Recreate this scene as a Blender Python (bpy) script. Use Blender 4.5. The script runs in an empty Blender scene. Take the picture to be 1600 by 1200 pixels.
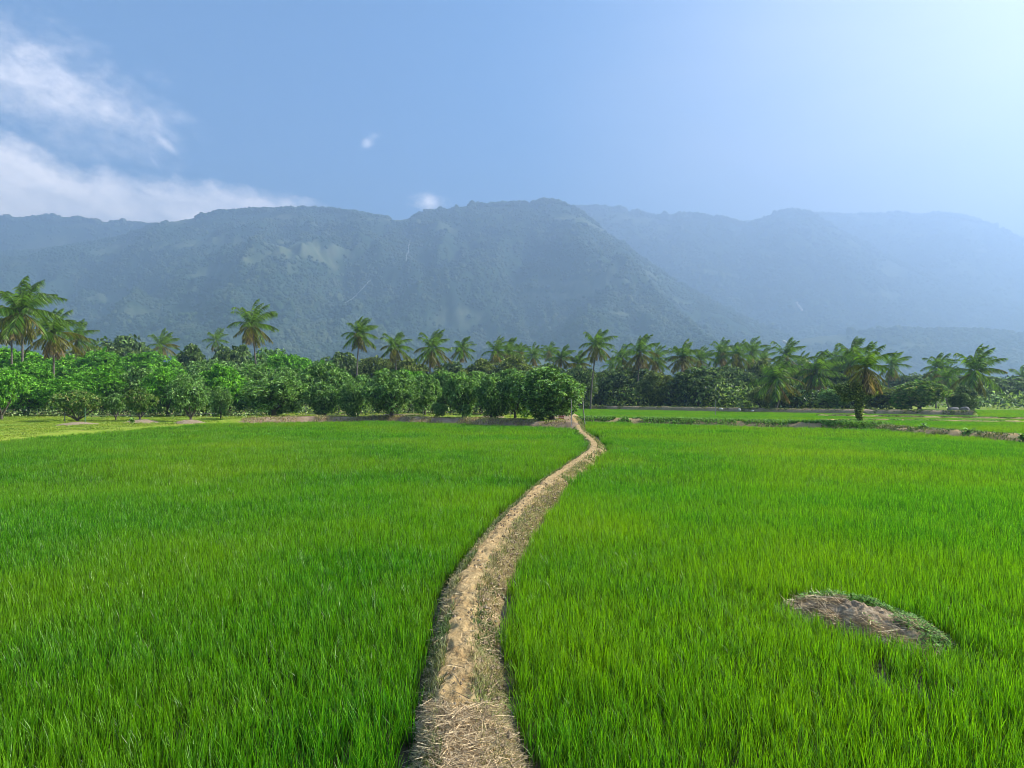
import bpy, math, random
import numpy as np
from mathutils import Vector

# ------------------------------------------------------------------ camera, sky, sun, exposure
scene = bpy.context.scene
COL = scene.collection
R = math.radians
EYE, F, HZ = 2.6, 1000.0, 618.0          # eye height, focal length and horizon row of the 1600 px wide photograph
cam_d = bpy.data.cameras.new('camera')
cam = bpy.data.objects.new('camera', cam_d); COL.objects.link(cam)
cam_d.sensor_width = 36; cam_d.lens = 22.5; cam_d.shift_y = 18 / 1600
cam_d.clip_start = 0.05; cam_d.clip_end = 60000
cam.location = (0, 0, EYE); cam.rotation_euler = (R(90), 0, 0)
scene.camera = cam

SUN_AZ, SUN_EL = 80.0, 38.0               # degrees right of the view direction, degrees above the horizon
SKY_STRENGTH = 0.05
world = bpy.data.worlds.new('World'); scene.world = world; world.use_nodes = True
wn, wl = world.node_tree.nodes, world.node_tree.links
wn.clear()

def N(nodes, t, **kw):
    n = nodes.new(t)
    for k, v in kw.items(): setattr(n, k, v)
    return n

def sky():
    out = N(wn, 'ShaderNodeOutputWorld'); bg = N(wn, 'ShaderNodeBackground')
    bg.inputs['Strength'].default_value = SKY_STRENGTH
    sk = N(wn, 'ShaderNodeTexSky', sky_type='NISHITA', sun_disc=False, sun_elevation=R(SUN_EL), sun_rotation=R(SUN_AZ))
    sk.air_density = 1.3; sk.dust_density = .8; sk.ozone_density = 3.0; sk.altitude = 300
    hsv = N(wn, 'ShaderNodeHueSaturation'); hsv.inputs['Saturation'].default_value = 2.3
    wl.new(sk.outputs[0], hsv.inputs['Color'])
    tc = N(wn, 'ShaderNodeTexCoord'); sep = N(wn, 'ShaderNodeSeparateXYZ'); wl.new(tc.outputs['Generated'], sep.inputs[0])
    def M(op, a, b=None, c=None, clamp=False):
        n = N(wn, 'ShaderNodeMath', operation=op); n.use_clamp = clamp
        for i, v in enumerate((a, b, c)):
            if v is None: continue
            if isinstance(v, (int, float)): n.inputs[i].default_value = v
            else: wl.new(v, n.inputs[i])
        return n.outputs[0]
    az = M('ARCTAN2', sep.outputs['X'], sep.outputs['Y'])          # radians right of +Y
    el = M('ARCSINE', sep.outputs['Z'])
    # streaky noise drawn out along the wind
    def noise(scale, sx, sy, rot, detail=7, rough=0.6, w=0.0, dist=0.0):
        comb = N(wn, 'ShaderNodeCombineXYZ'); wl.new(az, comb.inputs[0]); wl.new(el, comb.inputs[1])
        mp = N(wn, 'ShaderNodeMapping'); mp.inputs['Rotation'].default_value = (0, 0, R(rot)); mp.inputs['Scale'].default_value = (sx, sy, 1)
        mp.inputs['Location'].default_value = (w, w * .7, 0)
        wl.new(comb.outputs[0], mp.inputs[0])
        nz = N(wn, 'ShaderNodeTexNoise'); nz.inputs['Scale'].default_value = scale; nz.inputs['Detail'].default_value = detail
        nz.inputs['Roughness'].default_value = rough; nz.inputs['Distortion'].default_value = dist
        wl.new(mp.outputs[0], nz.inputs['Vector'])
        return M('SUBTRACT', nz.outputs[0], 0.5)
    n1 = noise(5.5, 1, 1.9, 28, detail=9, rough=.66); n2 = noise(17, 1, 1.5, 28, w=3, detail=9, rough=.7); n3 = noise(3.2, 1, 3.5, 40, w=7, rough=.5)
    # upper edge of the low cloud bank, by azimuth
    ramp = N(wn, 'ShaderNodeFloatCurve'); cv = ramp.mapping.curves[0]
    def ap(px, py):  # photo pixel -> azimuth, elevation
        a = math.atan2(px - 800, F); return a, math.atan2((HZ - py), math.hypot(F, px - 800))
    pts = [(-400, 150), (-150, 160), (0, 195), (60, 225), (80, 252), (110, 258), (180, 246), (215, 256), (260, 268), (300, 268), (350, 280), (420, 292), (480, 312), (540, 340), (800, 520)]
    def na(a): return (a + math.pi) / (2 * math.pi)
    cps = [(0.0, 0.25), (na(-2.0), 0.42)] + [(na(ap(*p)[0]), ap(*p)[1]) for p in pts] + [(na(0.4), 0.0), (0.9, 0.0), (1.0, 0.22)]
    while len(cv.points) < len(cps): cv.points.new(0.5, 0.5)
    for p, (a, e) in zip(cv.points, cps): p.location = (a, e); p.handle_type = 'AUTO'
    ramp.mapping.update()
    wl.new(M('MULTIPLY_ADD', az, 1 / (2 * math.pi), 0.5), ramp.inputs['Value'])
    edge = M('ADD', ramp.outputs[0], M('MULTIPLY_ADD', n1, 0.07, M('MULTIPLY', n2, 0.045)))
    bank = M('DIVIDE', M('SUBTRACT', edge, el), 0.030, clamp=True)
    bank = M('MULTIPLY', bank, M('MULTIPLY_ADD', n3, 1.1, M('MULTIPLY_ADD', n2, 1.5, 0.74)), clamp=True)
    # separate wisps: soft tilted ellipses broken up by the noise
    def blob(px, py, rx, ry, tilt, k=1.0, soft=0.5, amp=1.5):
        a0, e0 = ap(px, py); c, s = math.cos(R(tilt)), math.sin(R(tilt))
        dx = M('SUBTRACT', az, a0); dy = M('SUBTRACT', el, e0)
        u = M('DIVIDE', M('ADD', M('MULTIPLY', dx, c), M('MULTIPLY', dy, s)), rx / F)
        v = M('DIVIDE', M('SUBTRACT', M('MULTIPLY', dy, c), M('MULTIPLY', dx, s)), ry / F)
        d = M('SQRT', M('ADD', M('MULTIPLY', u, u), M('MULTIPLY', v, v)))
        q = M('ADD', M('SUBTRACT', 1.0, d), M('ADD', M('MULTIPLY', n1, amp), M('MULTIPLY', n2, amp * 1.3)))
        sm = N(wn, 'ShaderNodeMapRange', interpolation_type='SMOOTHSTEP'); wl.new(q, sm.inputs[0]); sm.inputs[1].default_value = 0; sm.inputs[2].default_value = soft / 0.5 * .9; sm.inputs[4].default_value = k
        return sm.outputs[0]
    tot = bank
    for b in [(105, 150, 190, 88, -20, 1.25, 1.4), (175, 180, 90, 46, -20, .9, 1.1), (20, 110, 100, 34, -24, .5, 1.2), (256, 222, 40, 12, -38, .6, .9), (240, 252, 28, 7, -50, .28, .9),
              (575, 224, 17, 11, 30, .5, 1.1, 2.6), (668, 316, 34, 20, -10, .85, .8, 2.), (-180, 60, 200, 60, -20, .7, .8)]:
        tot = M('MAXIMUM', tot, blob(*b[:5], k=b[5], soft=b[6], amp=b[7] if len(b) > 7 else 1.5))
    # thin milky veil in the half of the sky towards the sun
    az_s = R(SUN_AZ)
    dot = M('MULTIPLY', M('COSINE', M('SUBTRACT', az, az_s)), M('COSINE', el))
    veil = N(wn, 'ShaderNodeMapRange', interpolation_type='SMOOTHSTEP'); wl.new(M('ADD', dot, M('MULTIPLY', n3, 0.16)), veil.inputs[0])
    veil.inputs[1].default_value = 0.10; veil.inputs[2].default_value = 0.98; veil.inputs[4].default_value = 0.80
    mv = N(wn, 'ShaderNodeMix', data_type='RGBA'); wl.new(veil.outputs[0], mv.inputs['Factor']); wl.new(hsv.outputs[0], mv.inputs['A'])
    mv.inputs['B'].default_value = (11.0, 8.6, 6.0, 1)
    mc = N(wn, 'ShaderNodeMix', data_type='RGBA'); wl.new(M('MULTIPLY', tot, 0.80), mc.inputs['Factor']); wl.new(mv.outputs['Result'], mc.inputs['A'])
    mc.inputs['B'].default_value = (42, 36, 30, 1)
    wl.new(mc.outputs['Result'], bg.inputs['Color']); wl.new(bg.outputs[0], out.inputs['Surface'])
sky()

sun_d = bpy.data.lights.new('sun', 'SUN'); sun = bpy.data.objects.new('sun', sun_d); COL.objects.link(sun)
sun_d.energy = 5.0; sun_d.angle = R(0.5); sun_d.color = (1.0, 0.95, 0.84)
sdir = Vector((math.sin(R(SUN_AZ)) * math.cos(R(SUN_EL)), math.cos(R(SUN_AZ)) * math.cos(R(SUN_EL)), math.sin(R(SUN_EL))))
sun.rotation_euler = sdir.to_track_quat('Z', 'Y').to_euler()
vs = scene.view_settings
vs.view_transform = 'Standard'; vs.look = 'None'; vs.exposure = 1.56; vs.gamma = 1.0; vs.use_curve_mapping = False
scene.render.engine = 'CYCLES'
cy = scene.cycles
cy.max_bounces = 7; cy.diffuse_bounces = 3; cy.glossy_bounces = 2; cy.transmission_bounces = 4; cy.volume_bounces = 1; cy.transparent_max_bounces = 4
cy.use_denoising = True; cy.denoiser = 'OPENIMAGEDENOISE'; cy.denoising_input_passes = 'RGB_ALBEDO_NORMAL'; cy.denoising_prefilter = 'ACCURATE'; cy.filter_width = 0.9; cy.sample_clamp_direct = 6; cy.sample_clamp_indirect = 4
HAZE_DENSITY = 0.00049

# ------------------------------------------------------------------ helpers
rs = np.random.RandomState(7)
random.seed(5)

def P(px, py, z=0.0):
    """photograph pixel -> point of the place on the level z"""
    d = (EYE - z) * F / (py - HZ)
    return ((px - 800) / F * d, d, z)

def _hash(ix, iy, seed):
    h = (ix.astype(np.int64) * 374761393 + iy.astype(np.int64) * 668265263 + seed * 1442695041) & 0xffffffff
    h = ((h ^ (h >> 13)) * 1274126177) & 0xffffffff
    return ((h ^ (h >> 16)) & 0xffff) / 65535.0
def vnoise(x, y, seed=0):
    x = np.asarray(x, float); y = np.asarray(y, float)
    ix, iy = np.floor(x), np.floor(y); fx, fy = x - ix, y - iy
    fx = fx * fx * (3 - 2 * fx); fy = fy * fy * (3 - 2 * fy)
    a = _hash(ix, iy, seed); b = _hash(ix + 1, iy, seed); c = _hash(ix, iy + 1, seed); d = _hash(ix + 1, iy + 1, seed)
    return (a * (1 - fx) + b * fx) * (1 - fy) + (c * (1 - fx) + d * fx) * fy
def fbm(x, y, seed=0, oct=5, gain=.5):
    s = 0; a = 1; t = 0
    for o in range(oct):
        s = s + a * vnoise(x * 2 ** o + 17.3 * o, y * 2 ** o - 9.1 * o, seed + o); t += a; a *= gain
    return s / t
def ridged(x, y, seed=0, oct=5):
    s = 0; a = 1; t = 0
    for o in range(oct):
        s = s + a * (1 - np.abs(2 * vnoise(x * 2 ** o + 3.7 * o, y * 2 ** o + 5.3 * o, seed + o) - 1)); t += a; a *= .5
    return s / t
def sstep(x, a=0., b=1.):
    t = np.clip((x - a) / (b - a), 0, 1); return t * t * (3 - 2 * t)

def mesh_np(name, V, faces, mat=None, smooth=True, attrs=None):
    """faces: (n,3) or (n,4) array, or a list of such arrays"""
    me = bpy.data.meshes.new(name)
    if not isinstance(faces, list): faces = [faces]
    faces = [f for f in faces if len(f)]
    V = np.asarray(V, np.float32)
    me.vertices.add(len(V)); me.vertices.foreach_set('co', V.ravel())
    loops = np.concatenate([f.ravel() for f in faces]).astype(np.int32)
    sizes = np.concatenate([np.full(len(f), f.shape[1]) for f in faces])
    starts = np.concatenate([[0], np.cumsum(sizes)[:-1]]).astype(np.int32)
    me.loops.add(len(loops)); me.loops.foreach_set('vertex_index', loops)
    me.polygons.add(len(sizes)); me.polygons.foreach_set('loop_start', starts)
    me.update(calc_edges=True)
    me.polygons.foreach_set('use_smooth', np.full(len(sizes), smooth))
    for k, a in (attrs or {}).items():
        at = me.attributes.new(k, 'FLOAT', 'POINT'); at.data.foreach_set('value', np.asarray(a, np.float32))
    if mat: me.materials.append(mat)
    return me

def link(name, me, parent=None, label=None, cat=None, group=None, kind=None, loc=None):
    o = bpy.data.objects.new(name, me); COL.objects.link(o)
    if parent: o.parent = parent
    if loc is not None: o.location = loc
    tag(o, label, cat, group, kind)
    return o
def tag(o, label=None, cat=None, group=None, kind=None):
    if label: o['label'] = label
    if cat: o['category'] = cat
    if group: o['group'] = group
    if kind: o['kind'] = kind

def grid_faces(nu, nv, off=0):
    i, j = np.meshgrid(np.arange(nu - 1), np.arange(nv - 1), indexing='ij')
    a = (i * nv + j).ravel() + off
    return np.stack([a, a + nv, a + nv + 1, a + 1], 1)

def ribbons(base, D, C, side, prof, k=3):
    """N curved strips: centre = base + D*t + C*t^2, half width side*prof(t). returns V, quads, t, strip id"""
    n = len(base); t = np.linspace(0, 1, k + 1)
    cen = base[:, None] + D[:, None] * t[None, :, None] + C[:, None] * (t ** 2)[None, :, None]
    w = side[:, None] * np.asarray(prof)[None, :, None]
    V = np.stack([cen - w, cen + w], 2).reshape(-1, 3)
    m = 2 * (k + 1)
    j = np.arange(k)
    q = np.stack([2 * j, 2 * j + 1, 2 * j + 3, 2 * j + 2], 1)
    Q = (q[None] + (np.arange(n) * m)[:, None, None]).reshape(-1, 4)
    T = np.tile(np.repeat(t, 2), n); ID = np.repeat(np.arange(n), m)
    return V, Q, T, ID

def unit(v): return v / (np.linalg.norm(v, axis=-1, keepdims=True) + 1e-9)

def tube(pts, rad, seg=8):
    pts = np.asarray(pts, float); n = len(pts)
    tan = unit(np.gradient(pts, axis=0)); ref = np.array([1., 0, 0]) if abs(tan[0][0]) < .8 else np.array([0, 1., 0])
    b = unit(np.cross(tan, ref)); c = np.cross(tan, b)
    a = np.linspace(0, 2 * math.pi, seg, endpoint=False)
    rad = np.asarray(rad, float)
    if rad.ndim == 1: rad = rad[:, None] * np.ones((1, seg))
    V = pts[:, None] + (b[:, None] * np.cos(a)[None, :, None] + c[:, None] * np.sin(a)[None, :, None]) * rad[:, :, None]
    V = V.reshape(-1, 3)
    i, j = np.meshgrid(np.arange(n - 1), np.arange(seg), indexing='ij'); j2 = (j + 1) % seg
    Q = np.stack([i * seg + j, i * seg + j2, (i + 1) * seg + j2, (i + 1) * seg + j], -1).reshape(-1, 4)
    return V, Q
class Acc:
    def __init__(s): s.V = []; s.Q = []; s.T = []; s.n = 0; s.A = []
    def add(s, V, Q, a=None):
        s.V.append(V); (s.Q if Q.shape[1] == 4 else s.T).append(Q + s.n); s.n += len(V); s.A.append(np.zeros(len(V)) if a is None else a)
    def mesh(s, name, mat, smooth=True):
        return mesh_np(name, np.concatenate(s.V), [np.concatenate(x) for x in (s.Q, s.T) if x], mat, smooth, {'v': np.concatenate(s.A)})

# ------------------------------------------------------------------ materials
def new_mat(name):
    m = bpy.data.materials.new(name); m.use_nodes = True; m.node_tree.nodes.clear()
    return m, m.node_tree.nodes, m.node_tree.links
def attr(n, name='v'):
    a = N(n, 'ShaderNodeAttribute'); a.attribute_name = name; return a.outputs['Fac']
def ramp(n, l, fac, stops):
    r = N(n, 'ShaderNodeValToRGB'); l.new(fac, r.inputs[0])
    e = r.color_ramp.elements
    while len(e) < len(stops): e.new(0.5)
    for x, (p, c) in zip(e, stops): x.position = p; x.color = (*c, 1)
    return r.outputs[0]
def wnoise(n, l, scale, detail=3, rough=.6, vec=None):
    t = N(n, 'ShaderNodeTexNoise'); t.inputs['Scale'].default_value = scale; t.inputs['Detail'].default_value = detail; t.inputs['Roughness'].default_value = rough
    if vec is None: vec = N(n, 'ShaderNodeNewGeometry').outputs['Position']
    l.new(vec, t.inputs['Vector']); return t.outputs[0]
def mixc(n, l, f, a, b, mode='MIX'):
    m = N(n, 'ShaderNodeMix', data_type='RGBA', blend_type=mode)
    for k, v in (('Factor', f), ('A', a), ('B', b)):
        if isinstance(v, (int, float)): m.inputs[k].default_value = v
        elif isinstance(v, tuple): m.inputs[k].default_value = (*v, 1)
        else: l.new(v, m.inputs[k])
    return m.outputs['Result']
def maprange(n, l, f, a, b, c=0., d=1.):
    m = N(n, 'ShaderNodeMapRange'); l.new(f, m.inputs[0])
    for i, v in enumerate((a, b, c, d)): m.inputs[i + 1].default_value = v
    return m.outputs[0]

def leaf_mat(name, stops, patch=None, transl=.35, rough=.45, spec=.5, trans_tint=(1.25, 1.3, .5), patch_scale=.12, island=True):
    """stops: colour ramp along attribute v; patch: second colour mixed in by large soft noise"""
    m, n, l = new_mat(name)
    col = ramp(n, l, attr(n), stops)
    if patch:
        f = maprange(n, l, wnoise(n, l, patch_scale, 4, .6), .42, .66)
        col = mixc(n, l, f, col, patch)
    if island:
        ri = N(n, 'ShaderNodeNewGeometry').outputs['Random Per Island']
        hs = N(n, 'ShaderNodeHueSaturation'); l.new(col, hs.inputs['Color'])
        l.new(maprange(n, l, ri, 0, 1, .32, 1.85), hs.inputs['Value'])
        col = hs.outputs[0]
    b = N(n, 'ShaderNodeBsdfPrincipled'); l.new(col, b.inputs['Base Color']); b.inputs['Roughness'].default_value = rough
    b.inputs['Specular IOR Level'].default_value = spec
    t = N(n, 'ShaderNodeBsdfTranslucent'); l.new(mixc(n, l, 1.0, col, trans_tint, 'MULTIPLY'), t.inputs['Color'])
    x = N(n, 'ShaderNodeMixShader'); x.inputs[0].default_value = transl; l.new(b.outputs[0], x.inputs[1]); l.new(t.outputs[0], x.inputs[2])
    o = N(n, 'ShaderNodeOutputMaterial'); l.new(x.outputs[0], o.inputs[0])
    return m

def surf_mat(name, build, rough=.9, spec=.3, bump=None):
    m, n, l = new_mat(name)
    b = N(n, 'ShaderNodeBsdfPrincipled'); b.inputs['Roughness'].default_value = rough; b.inputs['Specular IOR Level'].default_value = spec
    r = build(n, l)
    l.new(r, b.inputs['Base Color'])
    if bump:
        bp = N(n, 'ShaderNodeBump'); bp.inputs['Strength'].default_value = bump[1]; bp.inputs['Distance'].default_value = bump[2]
        l.new(wnoise(n, l, bump[0], 6, .65), bp.inputs['Height']); l.new(bp.outputs[0], b.inputs['Normal'])
    o = N(n, 'ShaderNodeOutputMaterial'); l.new(b.outputs[0], o.inputs[0])
    return m

RICE_STOPS = [(0, (.034, .055, .010)), (.38, (.026, .11, .005)), (.72, (.062, .225, .007)), (1, (.25, .47, .022))]  # lower stops kept dark, painting the shade down among the blades
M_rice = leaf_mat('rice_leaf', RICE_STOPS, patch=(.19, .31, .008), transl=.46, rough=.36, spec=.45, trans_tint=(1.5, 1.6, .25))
M_lawn = leaf_mat('lawn_blade', [(0, (.14, .19, .02)), (1, (.27, .42, .02))], patch=(.36, .40, .05), transl=.35, rough=.6, patch_scale=.35)
M_weed = leaf_mat('weed_leaf', [(0, (.03, .05, .01)), (1, (.13, .22, .04))], patch=(.20, .20, .07), transl=.35, rough=.5, patch_scale=1.2)
M_creeper = leaf_mat('creeper_leaf', [(0, (.07, .16, .03)), (1, (.24, .42, .09))], transl=.3, rough=.6, spec=.25)
M_straw = leaf_mat('straw', [(0, (.22, .15, .07)), (.6, (.60, .44, .23)), (1, (.80, .64, .41))], transl=.15, rough=.6, trans_tint=(1, .9, .7))
M_dry = leaf_mat('dry_grass', [(0, (.22, .16, .07)), (1, (.54, .43, .22))], patch=(.26, .30, .08), transl=.25, rough=.7, patch_scale=2.0)
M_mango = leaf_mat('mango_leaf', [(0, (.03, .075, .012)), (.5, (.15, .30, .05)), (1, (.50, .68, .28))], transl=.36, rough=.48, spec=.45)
M_mango_bright = leaf_mat('mango_leaf_fresh', [(0, (.03, .10, .008)), (.5, (.15, .38, .025)), (1, (.42, .72, .12))], transl=.42, rough=.5, spec=.35)
M_mango_flush = leaf_mat('mango_leaf_flush', [(0, (.03, .075, .010)), (.5, (.15, .28, .04)), (.85, (.34, .42, .12)), (1, (.52, .36, .18))], transl=.34, rough=.48, spec=.4)
M_olive = leaf_mat('olive_leaf', [(0, (.035, .055, .010)), (.5, (.17, .23, .045)), (1, (.44, .48, .16))], transl=.34, rough=.5, spec=.35)
M_dark = leaf_mat('dark_leaf', [(0, (.02, .04, .012)), (.5, (.11, .19, .045)), (1, (.38, .48, .17))], transl=.30, rough=.5, spec=.35)
M_palm = leaf_mat('palm_leaf', [(0, (.12, .15, .03)), (.1, (.08, .17, .012)), (1, (.20, .32, .035))], transl=.38, rough=.42, spec=.5)
M_palm_y = leaf_mat('palm_leaf_yellowing', [(0, (.26, .20, .06)), (.2, (.13, .15, .02)), (1, (.22, .19, .03))], transl=.38, rough=.4)
M_palm_d = leaf_mat('palm_leaf_dry', [(0, (.32, .24, .11)), (1, (.30, .20, .08))], transl=.3, rough=.6)
M_blob = leaf_mat('forest_leaf', [(0, (.014, .030, .012)), (1, (.045, .085, .028))], patch=(.085, .10, .04), transl=.0, rough=.8, spec=.2, patch_scale=.007, island=False)
M_nut = surf_mat('coconut_husk', lambda n, l: ramp(n, l, wnoise(n, l, 4), [(0, (.10, .14, .03)), (1, (.25, .17, .06))]), .5)
M_bark = surf_mat('bark', lambda n, l: ramp(n, l, wnoise(n, l, 9, 5), [(.2, (.06, .048, .035)), (.8, (.17, .14, .11))]), .9, bump=(18, .5, .03))
def palmbark(n, l):
    v = N(n, 'ShaderNodeNewGeometry').outputs['Position']
    mp = N(n, 'ShaderNodeMapping'); mp.inputs['Scale'].default_value = (.6, .6, 7); l.new(v, mp.inputs[0])
    return ramp(n, l, wnoise(n, l, 1.3, 4, .6, mp.outputs[0]), [(.25, (.085, .07, .055)), (.7, (.22, .19, .155))])
M_palmbark = surf_mat('palm_bark', palmbark, .9)
def hillcol(n, l):
    a = ramp(n, l, wnoise(n, l, .035, 6, .75), [(.32, (.016, .034, .014)), (.68, (.038, .065, .024))])
    g = maprange(n, l, attr(n, 'rock'), .35, .75)
    return mixc(n, l, g, a, ramp(n, l, wnoise(n, l, .02, 5, .7), [(.35, (.07, .10, .045)), (.7, (.15, .15, .085))]))
M_hill = surf_mat('hill_slope', hillcol, 1.0, .1)
def groundcol(n, l):
    grass = ramp(n, l, wnoise(n, l, .9, 6, .7), [(.3, (.10, .20, .010)), (.5, (.24, .33, .025)), (.75, (.38, .38, .06))])
    soil = ramp(n, l, wnoise(n, l, 1.6, 7, .75), [(.25, (.13, .085, .05)), (.5, (.29, .20, .12)), (.75, (.46, .35, .22))])
    e = N(n, 'ShaderNodeMath', operation='MULTIPLY_ADD'); l.new(wnoise(n, l, 1.1, 5, .7), e.inputs[0]); e.inputs[1].default_value = 1.2; e.inputs[2].default_value = -.6
    s = N(n, 'ShaderNodeMath', operation='ADD'); l.new(e.outputs[0], s.inputs[0]); l.new(attr(n, 'soil'), s.inputs[1])
    return mixc(n, l, maprange(n, l, s.outputs[0], .38, .62), grass, soil)
M_ground = surf_mat('earth_and_turf', groundcol, .95, .2, bump=(5, .6, .12))
def bundcol(n, l):
    sand = ramp(n, l, wnoise(n, l, 3.5, 8, .7), [(.3, (.26, .155, .06)), (.46, (.50, .335, .145)), (.7, (.70, .49, .235))])
    side = ramp(n, l, wnoise(n, l, 14, 7, .75), [(.3, (.15, .10, .045)), (.5, (.38, .27, .125)), (.72, (.58, .43, .22))])
    e = N(n, 'ShaderNodeMath', operation='MULTIPLY_ADD'); l.new(wnoise(n, l, 7, 6, .7), e.inputs[0]); e.inputs[1].default_value = 1.0; e.inputs[2].default_value = -.5
    s = N(n, 'ShaderNodeMath', operation='ADD'); l.new(e.outputs[0], s.inputs[0]); l.new(attr(n, 'soil'), s.inputs[1])
    return mixc(n, l, maprange(n, l, s.outputs[0], .40, .60), side, sand)
M_bund = surf_mat('trodden_earth', bundcol, .95, .2, bump=(11, .9, .09))
M_mound = surf_mat('heaped_earth', lambda n, l: ramp(n, l, wnoise(n, l, 9, 8, .75), [(.3, (.12, .08, .045)), (.5, (.34, .25, .15)), (.7, (.62, .49, .33))]), .95, .2, bump=(20, .9, .04))
M_rock = surf_mat('boulder_stone', lambda n, l: ramp(n, l, wnoise(n, l, 4, 6), [(.3, (.07, .065, .06)), (.7, (.26, .25, .23))]), .85, bump=(8, .6, .05))
M_white = surf_mat('white_sacking', lambda n, l: ramp(n, l, wnoise(n, l, 6, 4), [(.3, (.45, .40, .35)), (.7, (.66, .60, .54))]), .7)
M_red = surf_mat('red_paint', lambda n, l: ramp(n, l, wnoise(n, l, 9, 5), [(.3, (.26, .035, .045)), (.7, (.42, .09, .10))]), .6)
M_pink = surf_mat('faded_pink_paint', lambda n, l: ramp(n, l, wnoise(n, l, 9, 5), [(.3, (.55, .33, .34)), (.7, (.72, .52, .52))]), .6)
M_post = surf_mat('weathered_post', lambda n, l: ramp(n, l, wnoise(n, l, 12, 5), [(.3, (.20, .18, .15)), (.7, (.42, .40, .35))]), .85)
M_greenpost = surf_mat('green_post', lambda n, l: ramp(n, l, wnoise(n, l, 12, 5), [(.3, (.05, .14, .07)), (.7, (.12, .24, .12))]), .6)
M_wire = surf_mat('wire', lambda n, l: ramp(n, l, wnoise(n, l, 2, 2), [(.3, (.35, .35, .34)), (.7, (.5, .5, .48))]), .5)
M_fall = surf_mat('falling_water', lambda n, l: ramp(n, l, wnoise(n, l, .05, 3), [(.3, (.75, .77, .8)), (.7, (.85, .86, .88))]), .5)
M_scar = surf_mat('bare_rock', lambda n, l: ramp(n, l, wnoise(n, l, .08, 4), [(.3, (.5, .43, .34)), (.7, (.75, .68, .58))]), .9)
def water_mat():
    m, n, l = new_mat('paddy_water')
    b = N(n, 'ShaderNodeBsdfPrincipled'); f = maprange(n, l, wnoise(n, l, 1.7, 5, .6), .42, .56)
    l.new(mixc(n, l, f, (.035, .028, .018), (.075, .055, .032)), b.inputs['Base Color'])
    l.new(maprange(n, l, f, 0, 1, .05, .7), b.inputs['Roughness']); b.inputs['IOR'].default_value = 1.33
    bp = N(n, 'ShaderNodeBump'); bp.inputs['Strength'].default_value = .25; bp.inputs['Distance'].default_value = .02
    l.new(wnoise(n, l, 9, 4, .6), bp.inputs['Height']); l.new(bp.outputs[0], b.inputs['Normal'])
    o = N(n, 'ShaderNodeOutputMaterial'); l.new(b.outputs[0], o.inputs[0]); return m
M_water = water_mat()

# ------------------------------------------------------------------ layout of the fields
path_px = [(-0.10, -8, .80), (-.16, 0, .80), (-.22, 2.4, .78)]
path_c = np.array([(-.1, -8, .42, .42), (-.16, 0, .40, .42), (-.22, 2.4, .38, .42), (-.27, 4.04, .38, .40), (-.36, 4.9, .36, .34), (-.45, 6.15, .35, .32), (-.475, 7.1, .35, .33),
                   (-.458, 8.33, .40, .37), (-.31, 9.7, .43, .42), (.13, 12.9, .44, .47), (1.10, 17.8, .44, .50), (2.37, 23.0, .46, .58), (3.70, 28.7, .46, .54),
                   (4.17, 32.6, .44, .50), (4.43, 37.9, .42, .48), (4.75, 45.2, .42, .46), (5.4, 55, .5, .6), (6.6, 72, .6, .8)])
def catmull(P_, per=14):
    P_ = np.asarray(P_, float); Q = np.vstack([2 * P_[0] - P_[1], P_, 2 * P_[-1] - P_[-2]]); out = []
    for i in range(1, len(Q) - 2):
        t = np.linspace(0, 1, per, endpoint=False)[:, None]
        a, b, c, d = Q[i - 1], Q[i], Q[i + 1], Q[i + 2]
        out.append(.5 * (2 * b + (c - a) * t + (2 * a - 5 * b + 4 * c - d) * t ** 2 + (3 * b - a - 3 * c + d) * t ** 3))
    return np.vstack(out + [P_[-1:]])
path_s = catmull(path_c)
def path_at(y): return np.stack([np.interp(y, path_s[:, 1], path_s[:, k]) for k in (0, 2, 3)], -1)   # centre x, left and right half width

MOUND = dict(c=np.array([3.87, 7.10]), ax=unit(np.array([.56, -.83])), a=.93, b=.50)
def mound_r(x, y, grow=0.):
    dx, dy = x - MOUND['c'][0], y - MOUND['c'][1]; ax = MOUND['ax']
    u = (dx * ax[0] + dy * ax[1]) / (MOUND['a'] + grow); v = (-dx * ax[1] + dy * ax[0]) / (MOUND['b'] + grow)
    return np.sqrt(u * u + v * v)
bx = [-60, -26.5, -24.4, -18, -11.6, -3, 2, 4.6, 5.5]; by = [34, 50, 52.5, 56, 57.5, 52, 47.5, 45.5, 45.5]
def left_back(x): return np.interp(x, bx, by) + .35 * np.sin(x * .9) + .2 * np.sin(x * 2.3)
def left_side(y): return -26.4 - .3 * np.sin(y * .4) + np.clip((y - 46) / 6, 0, 1) * 1.6
def right_back(x): return np.interp(x, [6, 21.5, 25.5, 30], [56.5, 44.5, 43.5, 43]) + .2 * np.sin(x * 1.3)
def right_side(y): return np.interp(y, [-10, 33, 44], [26.9, 26.2, 25.4])
EMB = np.array([(-22., 128.), (13, 113), (34, 92), (54, 74.5)])
def emb_dist(x, y):  # how far behind the front of the raised ground on the right
    return (y - np.interp(x, EMB[:, 0], EMB[:, 1]))
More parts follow.
